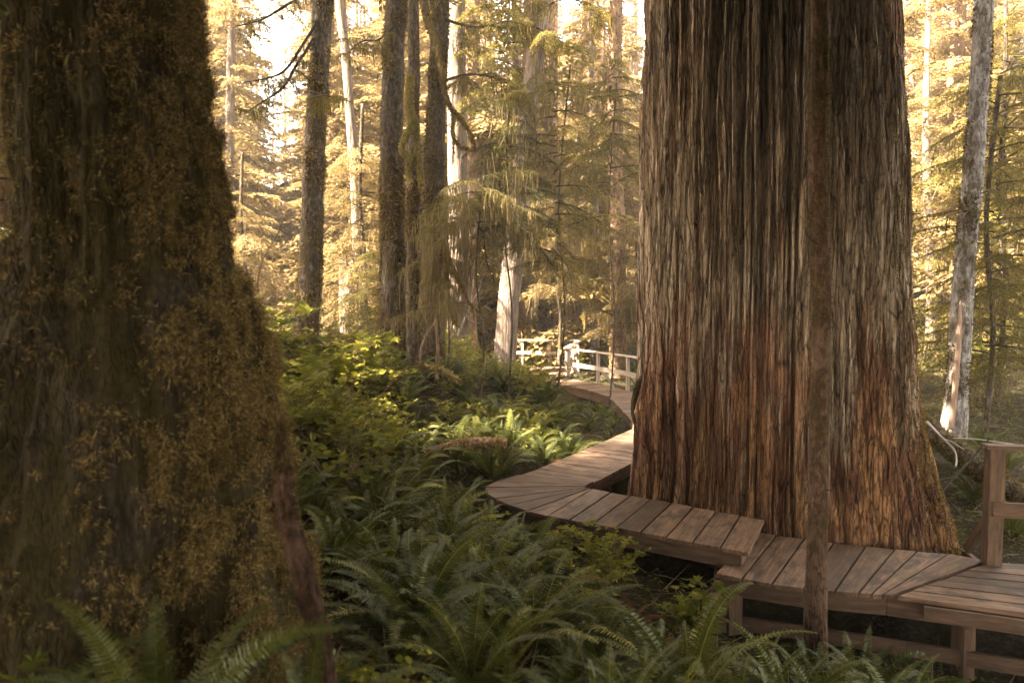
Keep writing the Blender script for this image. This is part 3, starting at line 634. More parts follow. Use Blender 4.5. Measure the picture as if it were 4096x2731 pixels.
# root with reddish bark running down its right flank
rp = smooth_path([at(650, 960, 3.0), at(645, 1050, 2.84), at(652, 1150, 2.72), at(672, 1240, 2.62), at(700, 1340, 2.6), at(728, 1440, 2.6), at(752, 1560, 2.6), at(762, 1640, 2.6)], 60)
V, F, F3 = tube(rp-loff, np.interp(np.arange(60), [0, 4, 14, 40, 59], [.004, .02, .038, .036, .028]), 30, .45, 4, 14, 4)
obj('root', G().add(V, F, F3), LT, mat=MAT['root'], smooth=True)
P, N = surf_samples(V, F, 9000, lambda C, n: sstep(1.75, 2.15, C[:, 2]+loff[2]+.25*noise(C[:, 0]*30, C[:, 1]*30, C[:, 2]*14, 3))+.04)
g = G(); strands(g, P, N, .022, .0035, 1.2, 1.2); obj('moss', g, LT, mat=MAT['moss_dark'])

# ------------------------------------------------------------ slim sapling in front of the deck
SP, bS = trunk_tree('sapling_tree', 'slim straight mossy sapling trunk rising in front of the lower boardwalk', [at(1876, 1620, 5.75), at(1874, 1400, 5.75), at(1883, 1000, 5.75), at(1886, 700, 5.75), at(1879, 400, 5.75), at(1884, 0, 5.75)], .088, 'bark_sap', 31, 1.5, H=12, sides=40, amp=.08, n=260, fr=2.2,
                   moss=16000, mosswt=lambda C, n: sstep(1.2, 4.2, C[:, 2])*(.25+sstep(-.1, .3, fbm(C[:, 0]*12, C[:, 1]*12, C[:, 2]*3, 4, 3)))+.02, ml=.026, mw=.007)
add_crown(SP, bS, 6.2, 11.5, 1.8, 26, B_FAR, 'conif_dark', 71)

limbs(SP, bS, [[at(1884, 770, 5.7), at(1902, 755, 5.66), at(1915, 750, 5.62)], [at(1878, 560, 5.7), at(1858, 545, 5.66), at(1846, 520, 5.62)], [at(1882, 1130, 5.7), at(1899, 1124, 5.66), at(1908, 1126, 5.63)], [at(1880, 240, 5.7), at(1905, 215, 5.66), at(1935, 200, 5.6)]], nb=0, rad=.011, name='branch_stub')
limbs(T4, b4, [[at(1012, 40, 16.4), at(1090, 62, 16), at(1180, 50, 15.6), at(1290, 88, 15.2)], [at(1005, 190, 16.4), at(1080, 170, 16.1), at(1150, 185, 15.8), at(1215, 225, 15.6)], [at(1015, -60, 16.4), at(1130, -40, 16), at(1260, -20, 15.6), at(1400, 30, 15.2)]], leaf='conif_green', nb=13, bl=1.0, hang=22, hl=.45, seed=15, rad=.035)
limbs(T3, b3, [[at(905, 60, 16.8), at(870, 90, 16.5), at(830, 95, 16.2), at(790, 130, 16)]], leaf='conif_green', nb=8, bl=.8, hang=12, hl=.4, seed=16, rad=.03)
# ------------------------------------------------------------ unseen conifers added around the viewer to block sun and sky, and cedar crown
CL = add_crown(CEDAR, np.array([CX, CY, -.7]), 12, 26, 5.0, 170, B_FAR, 'conif_dark', 72)
k = 0
for (x, y, s) in [(-15.5, 11.3, 1.25), (-11.6, 3.2, 1.0), (-7.5, 1.5, 1.0), (-8.5, -2.5, 1.05), (-5.2, -5.5, 1.0), (-12.5, 0, 1.15), (-2.2, -6.5, .95), (2.5, -5.0, 1.0), (-8.5, -8.5, 1.15), (-17, -3, 1.2), (7.5, -2.5, 1.0), (10.5, 3.0, 1.0), (-4.5, -10.5, 1.2), (1, -11, 1.2), (7, -9, 1.2), (12.5, -4, 1.2)]:
    conifer(x, y, 'shade%d' % (k % 2), 2, s, k*1.3, 'unseen dark conifer added outside the view to shade the near forest', 'unseen conifers added for shade around the viewer'); k += 1

# ------------------------------------------------------------ boardwalk
def box(name, p0, p1, w, h, parent, mat, base=(0, 0, 0), up=(0, 0, 1), bev=.004, part_label=None):
    """beam from p0 to p1 (centre line), w across, h along 'up'"""
    p0 = np.array(p0, float); p1 = np.array(p1, float); d = p1-p0; L = np.linalg.norm(d); x = d/L
    y = nrm(np.cross(np.array(up, float), x)); z = np.cross(x, y)
    m = Matrix(((x[0], y[0], z[0]), (x[1], y[1], z[1]), (x[2], y[2], z[2]))).to_4x4()
    m.translation = Vector((p0+p1)/2-np.array(base))
    V = []; b = bev
    for (sx, ins) in ((-1, 1), (-1, 0), (1, 0), (1, 1)):
        hx = L/2-(b if ins else 0)
        for (sy, sz) in ((-1, -1), (1, -1), (1, 1), (-1, 1)):
            V.append((sx*hx, sy*(w/2-(b if ins else 0)), sz*(h/2-(b if ins else 0))))
    F = [(0, 1, 2, 3), (12, 15, 14, 13)]
    V = np.array(V)
    # order rings: 0 outer-inset start, 1 full start, 2 full end, 3 inset end
    V[0:4, 0] = -L/2; V[4:8, 0] = -L/2+b; V[8:12, 0] = L/2-b; V[12:16, 0] = L/2
    for r in range(3):
        for k in range(4): F.append((r*4+k, r*4+4+k, r*4+4+(k+1) % 4, r*4+(k+1) % 4))
    o = bpy.data.objects.new(name, G().add(V, F).mesh(name, MAT[mat]))
    if parent: o.parent = parent
    S.collection.objects.link(o); o.matrix_local = m
    if part_label: o['label'] = part_label
    return o
def plank(parent, base, a0, a1, b1, b0, z, th=.045, gap=.022):
    """plank with plan corners a0,a1 on one edge line and b0,b1 on the other; a0-b0 and a1-b1 are its long sides"""
    a0, a1, b1, b0 = [np.array(p, float) for p in (a0, a1, b1, b0)]
    c = (a0+a1+b0+b1)/4; lx = nrm((b0+b1)/2-(a0+a1)/2); ang = math.atan2(lx[1], lx[0]); ly = np.array([-lx[1], lx[0]])
    q = np.array([[np.dot(p-c, lx), np.dot(p-c, ly)] for p in (a0, b0, b1, a1)])
    q[:, 0] += random.uniform(-.012, .012)
    for (i, j) in ((0, 3), (1, 2)):                     # shrink across for the gap
        d = q[j]-q[i]; L = np.linalg.norm(d); s = min(gap/2, L*.3)/max(L, 1e-6); q[i], q[j] = q[i]+d*s, q[j]-d*s
    cen = q.mean(0); ins = q+(cen-q)/np.linalg.norm(cen-q, axis=1, keepdims=True)*.006
    if np.cross(q[1]-q[0], q[2]-q[0]) < 0: q = q[::-1]; ins = ins[::-1]
    V = [(p[0], p[1], -th) for p in q]+[(p[0], p[1], -.005) for p in q]+[(p[0], p[1], 0) for p in ins]
    F = [(3, 2, 1, 0), (8, 9, 10, 11)]
    for r in range(2):
        for k in range(4): F.append((r*4+k, r*4+(k+1) % 4, r*4+4+(k+1) % 4, r*4+4+k))
    o = obj('plank', G().add(V, F), parent, (c[0]-base[0], c[1]-base[1], z-base[2]+random.uniform(-.005, .005)), (random.uniform(-.004, .004), random.uniform(-.002, .002), ang), mat=MAT['plank'])
    return o
def lerp(a, b, t): return np.array(a, float)*(1-t)+np.array(b, float)*t
def strip(parent, base, A0, B0, A1, B1, z0, z1, n):
    for i in range(n):
        plank(parent, base, lerp(A0, A1, i/n), lerp(A0, A1, (i+1)/n), lerp(B0, B1, (i+1)/n), lerp(B0, B1, i/n), z0+(z1-z0)*(i+.5)/n)
bwb = (1.5, 9.0, 0)
BW = thing('boardwalk', 'upper boardwalk of weathered planks curving behind the giant cedar to the far railings', 'boardwalk', bwb)
I0, O0 = (3.08, 8.19), (2.51, 7.09); IA, OA = (1.14, 9.60), (.45, 8.36)
strip(BW, bwb, O0, I0, OA, IA, 0, 0, 8)
fan_o = [OA, (.20, 8.56), (-.02, 8.80), (-.22, 9.10), (-.36, 9.42), (-.40, 9.68), (-.22, 10.02), (.12, 10.40), (.42, 10.79)]
fan_i = [IA, (1.10, 9.63), (1.075, 9.655), (1.06, 9.68), (1.055, 9.71), (1.06, 9.74), (1.09, 9.80), (1.2, 9.98), (1.36, 10.18)]
for i in range(8): plank(BW, bwb, fan_o[i], fan_o[i+1], fan_i[i+1], fan_i[i], 0)
strip(BW, bwb, (.42, 10.79), (1.36, 10.18), (1.40, 12.38), (2.38, 11.8), 0, 0, 7)
strip(BW, bwb, (1.40, 12.38), (2.38, 11.8), (2.56, 14.35), (3.6, 13.9), 0, 0, 8)
Cl = [(2.56, 14.35), (2.72, 15.2), (2.78, 19.5), (2.4, 20.79), (1.84, 22.05), (1.42, 23.06), (.87, 24.32)]
Cr = [(3.6, 13.9), (3.85, 15.2), (3.92, 19.7), (3.48, 21.05), (2.88, 22.6), (2.45, 23.5), (1.95, 24.75)]
for i, n in enumerate((3, 13, 4, 4, 4, 4)): strip(BW, bwb, Cl[i], Cr[i], Cl[i+1], Cr[i+1], 0, 0, n)
strip(BW, bwb, (.87, 24.32), (1.95, 24.75), (1.25, 26.9), (2.6, 27.0), 0, .08, 8)
strip(BW, bwb, (1.25, 26.95), (2.7, 28.15), (-4.0, 27.9), (-4.0, 29.1), .09, .12, 17)
def edge_beam(pl, z, h, inset, name='stringer', parent=BW, base=bwb, th=.06):
    for a, b in zip(pl[:-1], pl[1:]):
        a = np.array([*a, z-h/2-.047]); b = np.array([*b, z-h/2-.047]); d = nrm(b-a); nn = np.array([-d[1], d[0], 0])*inset
        box(name, a+nn, b+nn, th, h, parent, 'beam', base)
edge_beam([(2.40, 7.155), (.43, 8.375)], 0, .19, -.10); edge_beam([(2.98, 8.25), (1.2, 9.52)], 0, .19, .10)
edge_beam([OA, (-.05, 8.84), (-.24, 9.45), (-.1, 10.02), (.44, 10.82), (1.40, 12.38), (2.56, 14.35)], 0, .19, -.10)
edge_beam([(1.1, 9.66), (1.36, 10.18), (2.38, 11.8), (3.6, 13.9)], 0, .19, .10)
edge_beam(Cl, 0, .24, -.06); edge_beam(Cr, 0, .24, .10)
edge_beam([(.87, 24.32), (1.25, 26.9), (-4, 27.9)], .06, .2, -.05)
for (x, y) in [(2.3, 7.35), (2.9, 8.15), (1.2, 8.05), (1.3, 9.3), (-.05, 9.4), (.6, 10.9), (1.5, 10.6), (1.5, 12.3), (2.4, 12.0), (2.68, 14.4), (2.85, 16.5), (2.9, 18.8), (2.45, 20.9), (1.6, 22.9), (3.7, 15), (3.8, 19), (3.2, 21.4), (1.4, 26.9), (-1.5, 27.5)]:
    box('support_post', (x, y, g1(x, y)-.3), (x, y, -.24), .13, .13, BW, 'beam', bwb, up=(1, 0, 0))
box('nosing_beam', (2.44, 7.20, -.115), (3.0, 8.20, -.115), .05, .13, BW, 'beam', bwb)

lwb = (3.6, 7.2, -.2)
LW = thing('lower_boardwalk', 'lower boardwalk landing one step down, passing the foot of the giant cedar to the right', 'boardwalk', lwb)
zl = -.19
# first run, planks lying across
near = [(2.13, 7.01), (2.36, 6.86), (2.62, 6.74), (2.90, 6.64), (3.17, 6.565), (3.38, 6.52), (3.50, 6.50), (3.60, 6.485), (3.68, 6.475)]
farr = [(2.98, 8.32), (3.22, 8.19), (3.50, 8.05), (3.80, 7.93), (4.12, 7.81), (4.40, 7.71), (4.62, 7.65), (4.93, 7.57), (5.22, 7.36)]
for i in range(8): plank(LW, lwb, near[i], near[i+1], farr[i+1], farr[i], zl, gap=.024)
# second run, long planks leaving to the right from the mitre line
m0, m1 = np.array((3.70, 6.44)), np.array((5.26, 7.33)); e0, e1 = np.array((7.6, 4.95)), np.array((8.4, 6.7))
for i in range(7): plank(LW, lwb, lerp(m0, e0, 0)*(1-i/7)+m1*(i/7), m0*(1-(i+1)/7)+m1*((i+1)/7), e0*(1-(i+1)/7)+e1*((i+1)/7), e0*(1-i/7)+e1*(i/7), zl-.002, gap=.038)
edge_beam([(2.2, 7.0), (2.9, 6.70), (3.66, 6.52), (7.5, 5.03)], zl, .19, .05, parent=LW, base=lwb)
edge_beam([(3.9, 6.32), (7.5, 4.93)], zl, .12, .0, name='fascia_board', parent=LW, base=lwb, th=.04)
edge_beam([(3.2, 8.12), (4.4, 7.66), (5.2, 7.3), (8.2, 6.7)], zl, .19, -.05, parent=LW, base=lwb)
edge_beam([(1.85, 7.10), (2.8, 6.78), (3.8, 6.40), (7.4, 4.98)], zl-.42, .14, .08, name='brace_beam', parent=LW, base=lwb, th=.045)
# bearer and doubled post under the near corner
box('bearer', (2.02, 6.93, zl-.29), (3.05, 8.25, zl-.29), .14, .14, LW, 'beam', lwb)
for (x, y, w_, z1) in [(2.19, 6.98, .14, zl-.36), (2.09, 7.06, .045, zl-.22), (2.31, 6.93, .045, zl-.22), (3.0, 8.1, .14, zl-.36), (4.3, 6.35, .14, zl-.24), (5.9, 5.72, .14, zl-.24), (4.6, 7.55, .14, zl-.24), (7.0, 5.3, .14, zl-.24)]:
    box('support_post', (x, y, g1(x, y)-.3 if w_ > .1 else zl-.62), (x, y, z1), w_, .14 if w_ > .1 else .16, LW, 'beam', lwb, up=(1, .3, 0))

# ------------------------------------------------------------ railings
def railing(name, label, pts, z, mat, n_between, outward, top_w=.19, h=1.07, pw=.09, group=None, brace=True, mid=.52, midh=.14):
    base = (pts[0][0], pts[0][1], z[0] if hasattr(z, '__len__') else z); t = thing(name, label, 'railing', base, group=group)
    zz = z if hasattr(z, '__len__') else [z]*len(pts)
    for k in range(len(pts)-1):
        a = np.array([*pts[k], zz[k]]); b = np.array([*pts[k+1], zz[k+1]]); d = nrm(b-a)
        out = np.array([d[1], -d[0], 0])*outward
        box('top_rail', a+[0, 0, h-.02]-d*.06, b+[0, 0, h-.02]+d*.06, top_w, .04, t, mat, base)
        box('mid_rail', a+[0, 0, mid]-out*(pw/2+.025), b+[0, 0, mid]-out*(pw/2+.025), .04, midh, t, mat, base)
        n = n_between[k]
        for i in range(n+1):
            if i == 0 and k > 0: continue
            p = a+(b-a)*i/n+(d*.05 if i == 0 else (-d*.05 if i == n else 0))
            box('post', p-[0, 0, .25], p+[0, 0, h-.042], pw, pw, t, mat, base, up=tuple(out))
            if brace:
                box('outrigger', p+out*.05-[0, 0, .12], p+out*.62-[0, 0, .12], .05, .09, t, mat, base)
                box('brace', p+out*.58-[0, 0, .06], p+out*.06+[0, 0, .52], .045, .10, t, mat, base)
    return t
railing('railing', 'near section of grey wooden railing running left from the giant cedar', [(3.98, 19.6), (3.55, 21.0), (2.85, 22.72), (2.02, 24.6)], 0, 'rail', [1, 1, 1], 1)
railing('railing', 'short grey railing section slanting back from the near railing to the far one', [(1.98, 24.85), (2.72, 28.0)], [0, .1], 'rail', [2], 1, brace=False)
railing('railing', 'far sunlit railing crossing behind the pale cedar trunk', [(2.7, 28.3), (-.7, 28.75)], [.1, .12], 'rail', [3], 1)
railing('railing', 'dark wooden railing with thick post at the right edge by the lower boardwalk', [(5.15, 7.28), (8.6, 6.62)], zl, 'beam', [2], -1, .15, 1.30, .145, mid=.62, midh=.16)


# ------------------------------------------------------------ hemlocks in the middle distance
def hemlock(x, y, H, r0, label, specs_n, R, z0, z1, leafmat, seed, hang, hl, Bs, azs=None, trunkmat='bark_dark', lean=0, top=.7, group=None):
    b = gpt(x, y); t, base = trunk_tree('hemlock_tree', label, [b, b+[lean*.5+.10, 0, H*.3], b+[lean*.6-.08, .1, H*.62], b+[lean+.06, 0, H]], r0, trunkmat, seed, 1.2, H=0, sides=12, n=40, group=group)
    add_crown(t, base, z0, z1, R, specs_n, Bs, leafmat, seed, hang, hl, top, azs, 3); return t, base
th, bh = hemlock(-.75, 14.6, 5.2, .02, 'young hemlock with flat green sprays over long brown lichen beards, before the close trunks', 16, 1.75, 4.2, 5.3, 'conif_green', 201, 60, .75, B_NEAR, lean=.1)
hemlock(-.1, 15.6, 6.9, .022, 'dark dense hemlock just right of the three close trunks', 34, 1.7, 4.3, 7.0, 'conif_dark', 202, 30, .7, B_NEAR, top=.5)
hemlock(-1.5, 15.2, 4.9, .02, 'low hemlock draped in brown beards in front of the close trunks', 22, 1.25, 2.4, 4.4, 'conif_green', 203, 75, .8, B_NEAR)
hemlock(1.05, 16.8, 8.5, .026, 'drooping hemlock whose boughs reach across the pale cedar trunk', 36, 2.1, 3.4, 8.3, 'conif_green', 204, 40, .5, B_NEAR, lean=.3)
hemlock(2.75, 19.3, 9.5, .026, 'light green airy hemlock beside the left edge of the giant cedar', 32, 2.0, 5.6, 9.3, 'conif_green', 205, 10, .3, B_NEAR, lean=.1)
hemlock(1.9, 22.6+5.5, 7.5, .08, 'small mossy hemlock behind the slanting railing', 30, 1.8, 3.0, 7.2, 'conif', 206, 60, .8, B_MID)
hemlock(4.7, 25.5, 6.0, .07, 'sunlit bearded hemlock behind the near railing', 34, 1.8, 1.5, 5.8, 'conif', 207, 60, .8, B_MID)
hemlock(10.9, 15.6, 8.2, .06, 'bushy hemlock with lichen right of the lichen speckled trunk', 46, 2.2, 1.0, 8.0, 'conif_green', 208, 30, .5, B_NEAR)
hemlock(8.0, 18.0, 8.5, .06, 'feathery green hemlock between the giant cedar and the grey leaning trunk', 56, 2.1, 1.2, 8.3, 'conif_green', 209, 20, .4, B_NEAR)
hemlock(13.2, 18.5, 9.5, .07, 'tall hemlock near the right edge behind the railing', 50, 2.5, 1.0, 9.3, 'conif_green', 210, 20, .5, B_MID)
hemlock(-4.9, 22.5, 8, .07, 'thin hemlock with loose branches between the dark leaning trunk and the mossy foreground tree', 44, 2.3, 2.5, 7.8, 'conif', 211, 16, .4, B_MID)
hemlock(-3.9, 20.5, 4.5, .05, 'small hemlock behind the pale stump', 26, 1.6, 1.8, 4.3, 'conif_green', 212, 20, .4, B_MID)
hemlock(-7.9, 10.4, 7.5, .05, 'dark small hemlock at the far left edge beside the mossy foreground tree', 50, 1.7, 1.4, 7.3, 'conif_green', 214, 10, .4, B_MID)
hemlock(-9.8, 25, 6.5, .07, 'open hemlock under the bright sky gap', 44, 2.4, 1.5, 6.3, 'conif', 213, 10, .4, B_MID)
# mossy hanging limb below the hemlock sprays, long vine-like limb and forked moss branch
def branch_thing(name, label, pts, r0, r1, mat, cat, moss=0, mossmat='mossy', n=60, extra=(), ml=.05, mw=.02, amp=.2, beards=0):
    P = smooth_path(pts, n); base = P[0].copy(); t = thing(name, label, cat, tuple(base)); g = G(); VV = []; FF = []; c = 0
    for (q, a, b) in [(P, r0, r1)]+[(smooth_path(e[0], 30), e[1], e[2]) for e in extra]:
        V, F, F3 = tube(q-base, np.linspace(a, b, len(q)), 10, amp, len(VV)+3, 6); g.add(V, F, F3); VV.append(V); FF.append(F+c); c += len(V)
    obj('wood', g, t, mat=MAT[mat], smooth=True)
    if moss:
        Pp, N = surf_samples(np.vstack(VV), np.vstack(FF), moss); g = G(); strands(g, Pp, N, ml, mw, 1.5)
        if beards: k = rng.choice(len(Pp), beards); hanging(g, Pp[k], .28, .02)
        obj('moss', g, t, mat=MAT[mossmat])
    return t
branch_thing('hanging_branch', 'long curved mossy limb sweeping down across the close trunks from the top', [at(965, -40, 15.4), at(985, 55, 15.2), at(1003, 100, 15.1), at(1014, 170, 15), at(1030, 235, 15), at(1060, 275, 15), at(1080, 305, 14.9), at(1092, 345, 14.9)], .085, .03, 'bark_mossy', 'branch', 3500, 'moss', extra=[([at(1042, 250, 15), at(1040, 310, 15), at(1058, 335, 15), at(1092, 345, 14.9)], .035, .03), ([at(1043, 255, 15), at(1041, 340, 14.9), at(1040, 375, 14.9)], .022, .012)])
branch_thing('mossy_branch', 'pale green forked branch wrapped in thick moss dangling between the dark trunks', [at(942, 170, 15.0), at(940, 205, 15), at(940, 235, 15), at(944, 265, 15), at(940, 295, 14.9), at(928, 322, 14.9), at(923, 345, 14.9), at(936, 358, 14.9), at(948, 365, 14.9)], .085, .05, 'mossy', 'branch', 6000, 'mossy', extra=[([at(946, 262, 15), at(955, 285, 15), at(957, 330, 15), at(960, 365, 15), at(966, 400, 15), at(968, 425, 14.9)], .065, .05), ([at(958, 355, 15), at(945, 360, 15), at(938, 375, 15), at(940, 405, 15), at(945, 420, 14.9)], .05, .03)], ml=.05, mw=.02, beards=40)
branch_thing('hanging_branch', 'drooping mossy limb hanging low in front of the sunlit pale trunk', [at(1012, 545, 15), at(1040, 615, 14.9), at(1062, 660, 14.9), at(1078, 695, 14.8), at(1105, 720, 14.8)], .05, .02, 'bark_mossy', 'branch', 1600, 'moss', extra=[([at(1025, 580, 15), at(1028, 660, 14.9), at(1035, 720, 14.9), at(1052, 750, 14.8)], .045, .02)], beards=50)
branch_thing('mossy_branch', 'arched mossy branch lying over the ferns below the dark trunks', [at(880, 905, 13.4), at(912, 862, 13.4), at(960, 842, 13.4), at(1015, 848, 13.4), at(1060, 878, 13.4)], .055, .035, 'bark_mossy', 'branch', 1800, 'moss_dark')
branch_thing('broken_branch', 'forked broken snag with splintered tan tip at the foot of the dark trunks', [at(962, 850, 14.6), at(968, 800, 14.6), at(982, 765, 14.6), at(1000, 738, 14.6)], .032, .018, 'bark_brown', 'branch', 0, extra=[([at(1001, 730, 14.6), at(1005, 800, 14.6), at(1004, 870, 14.6)], .03, .035)])
branch_thing('bare_branch', 'bleached twiggy dead branches catching sun left of the pale cedar', [at(1050, 770, 19), at(1068, 730, 19), at(1080, 700, 19), at(1088, 640, 19)], .028, .01, 'twig_pale', 'branch', 0, extra=[([at(1068, 730, 19), at(1095, 715, 19), at(1118, 700, 19)], .02, .008), ([at(1078, 700, 19), at(1100, 665, 19), at(1105, 640, 19)], .016, .006), ([at(1078, 705, 19), at(1062, 670, 19), at(1060, 640, 19)], .016, .006), ([at(1090, 717, 19), at(1100, 690, 19), at(1112, 680, 19)], .012, .005), ([at(1072, 730, 19), at(1100, 742, 19), at(1110, 730, 19)], .012, .005)])
# fallen logs
lg = branch_thing('fallen_log', 'fallen dark log with moss patches lying behind the dark railing', [at(2100, 955, 11.6), at(2190, 1030, 10.8), at(2270, 1090, 10.1), at(2352, 1150, 9.4), at(2440, 1215, 8.8)], .165, .17, 'bark_dark', 'log', 8000, 'moss', ml=.045, mw=.018, amp=.12)
branch_thing('bare_branch', 'bleached white forked branch lying on the fallen mossy log', [at(2130, 968, 10.9), at(2160, 1000, 10.5), at(2190, 1030, 10.3), at(2197, 1055, 10.2), at(2195, 1070, 10.1)], .020, .010, 'twig_pale', 'branch', 0, extra=[([at(2165, 1005, 10.5), at(2190, 1015, 10.4), at(2215, 1032, 10.3)], .009, .005), ([at(2330, 1020, 10.3), at(2250, 1008, 10.5), at(2190, 1005, 10.6)], .012, .006)])
branch_thing('fallen_branch', 'dark dead branch propped against the fallen log beside the railing post', [at(2160, 1130, 8.9), at(2195, 1090, 9.0), at(2235, 1050, 9.1), at(2270, 1010, 9.2)], .022, .012, 'twig_dark', 'branch', 0, extra=[([at(2150, 1110, 8.9), at(2170, 1100, 8.9), at(2200, 1095, 8.9)], .02, .012), ([at(2180, 1150, 8.6), at(2215, 1190, 8.5), at(2235, 1210, 8.4)], .012, .008)])
branch_thing('fallen_log', 'half buried brown log among the ferns left of the boardwalk bend', [at(985, 1042, 10.9), at(1040, 1026, 10.9), at(1100, 1017, 10.9), at(1165, 1019, 10.9)], .11, .10, 'bark_brown', 'log', 900, 'moss')
branch_thing('fallen_log', 'dark hollow mossy log end under the shrubs left of the flared trunk', [at(760, 770, 15.2), at(800, 790, 15), at(850, 812, 14.8)], .16, .2, 'bark_mossy', 'log', 1500, 'mossy')

# ------------------------------------------------------------ ferns
def fern_mesh(seed, nf, L0, up, mat='fern', pn=34, pl=.085, wide=.42):
    r = np.random.default_rng(seed); g = G()
    for f in range(nf):
        az = f*2.399+r.normal()*.25; L = L0*(.7+.45*r.random()); el = radians(up+r.normal()*9-18*(f/nf)); bend = radians(62+30*r.random())
        s = np.linspace(0, 1, 24); ang = el-bend*s**1.7; dx = np.cos(ang); dz = np.sin(ang)
        x = np.cumsum(dx)/24*L; z = np.cumsum(dz)/24*L; side = r.normal()*.10*s**2*L
        ca, sa = cos(az), sin(az); path = np.stack([x*ca-side*sa, x*sa+side*ca, z], -1)+[0.03*ca, .03*sa, 0]
        g.add(*tube(path, np.linspace(.0045, .0012, 24), 4, cap=False), R=np.full(24*4, .93))
        u = np.linspace(.10, .985, pn); p = np.stack([np.interp(u, s, path[:, k]) for k in range(3)], -1); T = nrm(np.gradient(p, axis=0))
        B = np.array([-sa, ca, 0]); N = nrm(np.cross(np.tile(B, (pn, 1)), T))*-1; roll = r.normal()*.45
        Bv = B*cos(roll)+N*sin(roll); ln = pl*np.clip(np.minimum((u+.06)*4.2, (1.06-u)**.75*1.45), .08, 1)*L/.9
        rv = np.clip(.45+.2*r.normal(), .02, .9)
        for e in (-1, 1):
            D = Bv*e+T*.33+np.array([0, 0, -.10])+r.normal(size=(pn, 3))*.05; Nn = np.cross(D, T)*e
            scatter(g, FTP, FTF, p, D, Nn+r.normal(size=(pn, 3))*.1, ln, np.full(pn, L*.89/pn*wide*2.0), R=np.clip(rv+.08*r.normal(size=pn), 0, .95))
    return g.mesh('fern', MAT[mat])
FTP = np.array([[-.35, 0, 0], [.5, .02, 0], [.42, .5, .02], [-.30, .5, .02], [.0, 1, -.05]]); FTF = [[0, 1, 2, 3]]
_sc = scatter
def scatter(g, T, F4, O, D, N, L, W=None, R=None, F3=None):
    if T is FTP: F3 = [[3, 2, 4]]
    return _sc(g, T, F4, O, D, N, L, W, R, F3)
FERN = [fern_mesh(300+k, 18+k % 3*3, .95, 74) for k in range(6)]
FERNB = [fern_mesh(320+k, 16, 1.25, 80, pn=46, pl=.095) for k in range(3)]
FERND = fern_mesh(330, 7, .6, 30, 'fern_dead')
def seg_dist(x, y, a, b):
    a = np.array(a); b = np.array(b); t = np.clip(np.dot(np.array([x, y])-a, b-a)/np.dot(b-a, b-a), 0, 1); return np.linalg.norm(np.array([x, y])-a-(b-a)*t)
WALK = [((2.8, 7.6), (.6, 9.2), .72), ((.6, 9.2), (.6, 10.2), .75), ((.6, 10.2), (3.0, 14.1), .72), ((3.0, 14.1), (3.3, 19.6), .70), ((3.3, 19.6), (1.4, 24.5), .70), ((1.4, 24.5), (1.9, 27.4), .8), ((1.9, 27.5), (-4.2, 28.5), .8),
        ((2.6, 7.6), (5.0, 7.0), .85), ((5.0, 7.0), (8.5, 5.7), 1.0)]
def clear(x, y, m=0.0):
    if any(seg_dist(x, y, a, b) < r+m for a, b, r in WALK): return False
    if math.hypot(x-CX, y-CY) < 2.7+m: return False
    if math.hypot(x-LX, y-LY) < 1.15+m: return False
    return True
nf = 0
def put_fern(x, y, s, big=False, label=None, grp=None, zoff=0, me=None):
    global nf; nf += 1
    o = obj('fern', me or random.choice(FERNB if big else FERN), None, (x, y, g1(x, y)-.02+zoff), (random.uniform(-.12, .12), random.uniform(-.12, .12), random.uniform(0, 6.28)), s*random.uniform(.85, 1.15), cat='fern')
    o['label'] = label; o['group'] = grp; return o
rnd = random.Random(4)
def field(n, xr, yr, smin, smax, label, grp, m=.0, big=False, sp=.42, dens=lambda x, y: 1):
    pts = []; tries = 0
    while len(pts) < n and tries < n*60:
        tries += 1; x = rnd.uniform(*xr); y = rnd.uniform(*yr)
        if abs(x) > .80*y+.8 or not clear(x, y, m) or rnd.random() > dens(x, y): continue
        if any((x-a)**2+(y-b)**2 < sp*sp for a, b in pts): continue
        pq = 512+FP*x/y
        if y < 7.6 and pq > 640 and 'small' not in label: continue
        if y > 12.3 and pq > 560+(20 if y < 14 else 0) and x < 4 and smax > .5: continue
        pts.append((x, y)); put_fern(x, y, rnd.uniform(smin, smax)*(.58 if y < 8 and pq > 545 and 'small' not in label else 1), big, label, grp)
field(34, (-.75, 1.45), (3.5, 5.3), .58, .82, 'large dark sword fern in the lowest foreground below the boardwalk step', 'sword ferns in the dark foreground', big=True, sp=.40)
field(52, (-1.6, 1.9), (5.2, 8.6), .62, .88, 'green sword fern on the slope between the mossy foreground tree and the boardwalk bend', 'sword ferns below the boardwalk bend', m=.28, sp=.42, dens=lambda x, y: 1 if y < 8.3-.85*x-.6 and x < 1.25-.42*(y-5.2) else 0)
field(60, (-3.4, 2.2), (9.6, 17.5), .75, 1.05, 'green sword fern in the middle bank left of the winding boardwalk', 'sword ferns on the middle bank', m=.2, sp=.55, dens=lambda x, y: 1 if x > -2.6+.0*y else .25)
field(12, (.2, 2.3), (12.4, 20), .6, .8, 'small bright fern beside the far stretch of the boardwalk', 'small ferns beside the far boardwalk', m=.1, sp=.5)
field(20, (1.2, 2.5), (12.6, 18.5), .32, .46, 'tiny fern tucked low against the edge of the far boardwalk', 'tiny ferns against the far boardwalk', m=-.05, sp=.3)
field(10, (4.0, 8.5), (20.5, 26), .7, 1.0, 'sunlit fern behind the near railing', 'ferns behind the near railing', sp=.8)
field(15, (.9, 2.7), (3.9, 5.1), .55, .85, 'small blue green fern under the lower boardwalk beside the sapling', 'small ferns under the lower boardwalk', m=.0, sp=.3)
field(16, (-2.9, -1.3), (5.6, 9.6), .7, .95, 'green sword fern close beside the right flank of the mossy foreground tree', 'sword ferns beside the mossy foreground tree', m=.15, sp=.45)
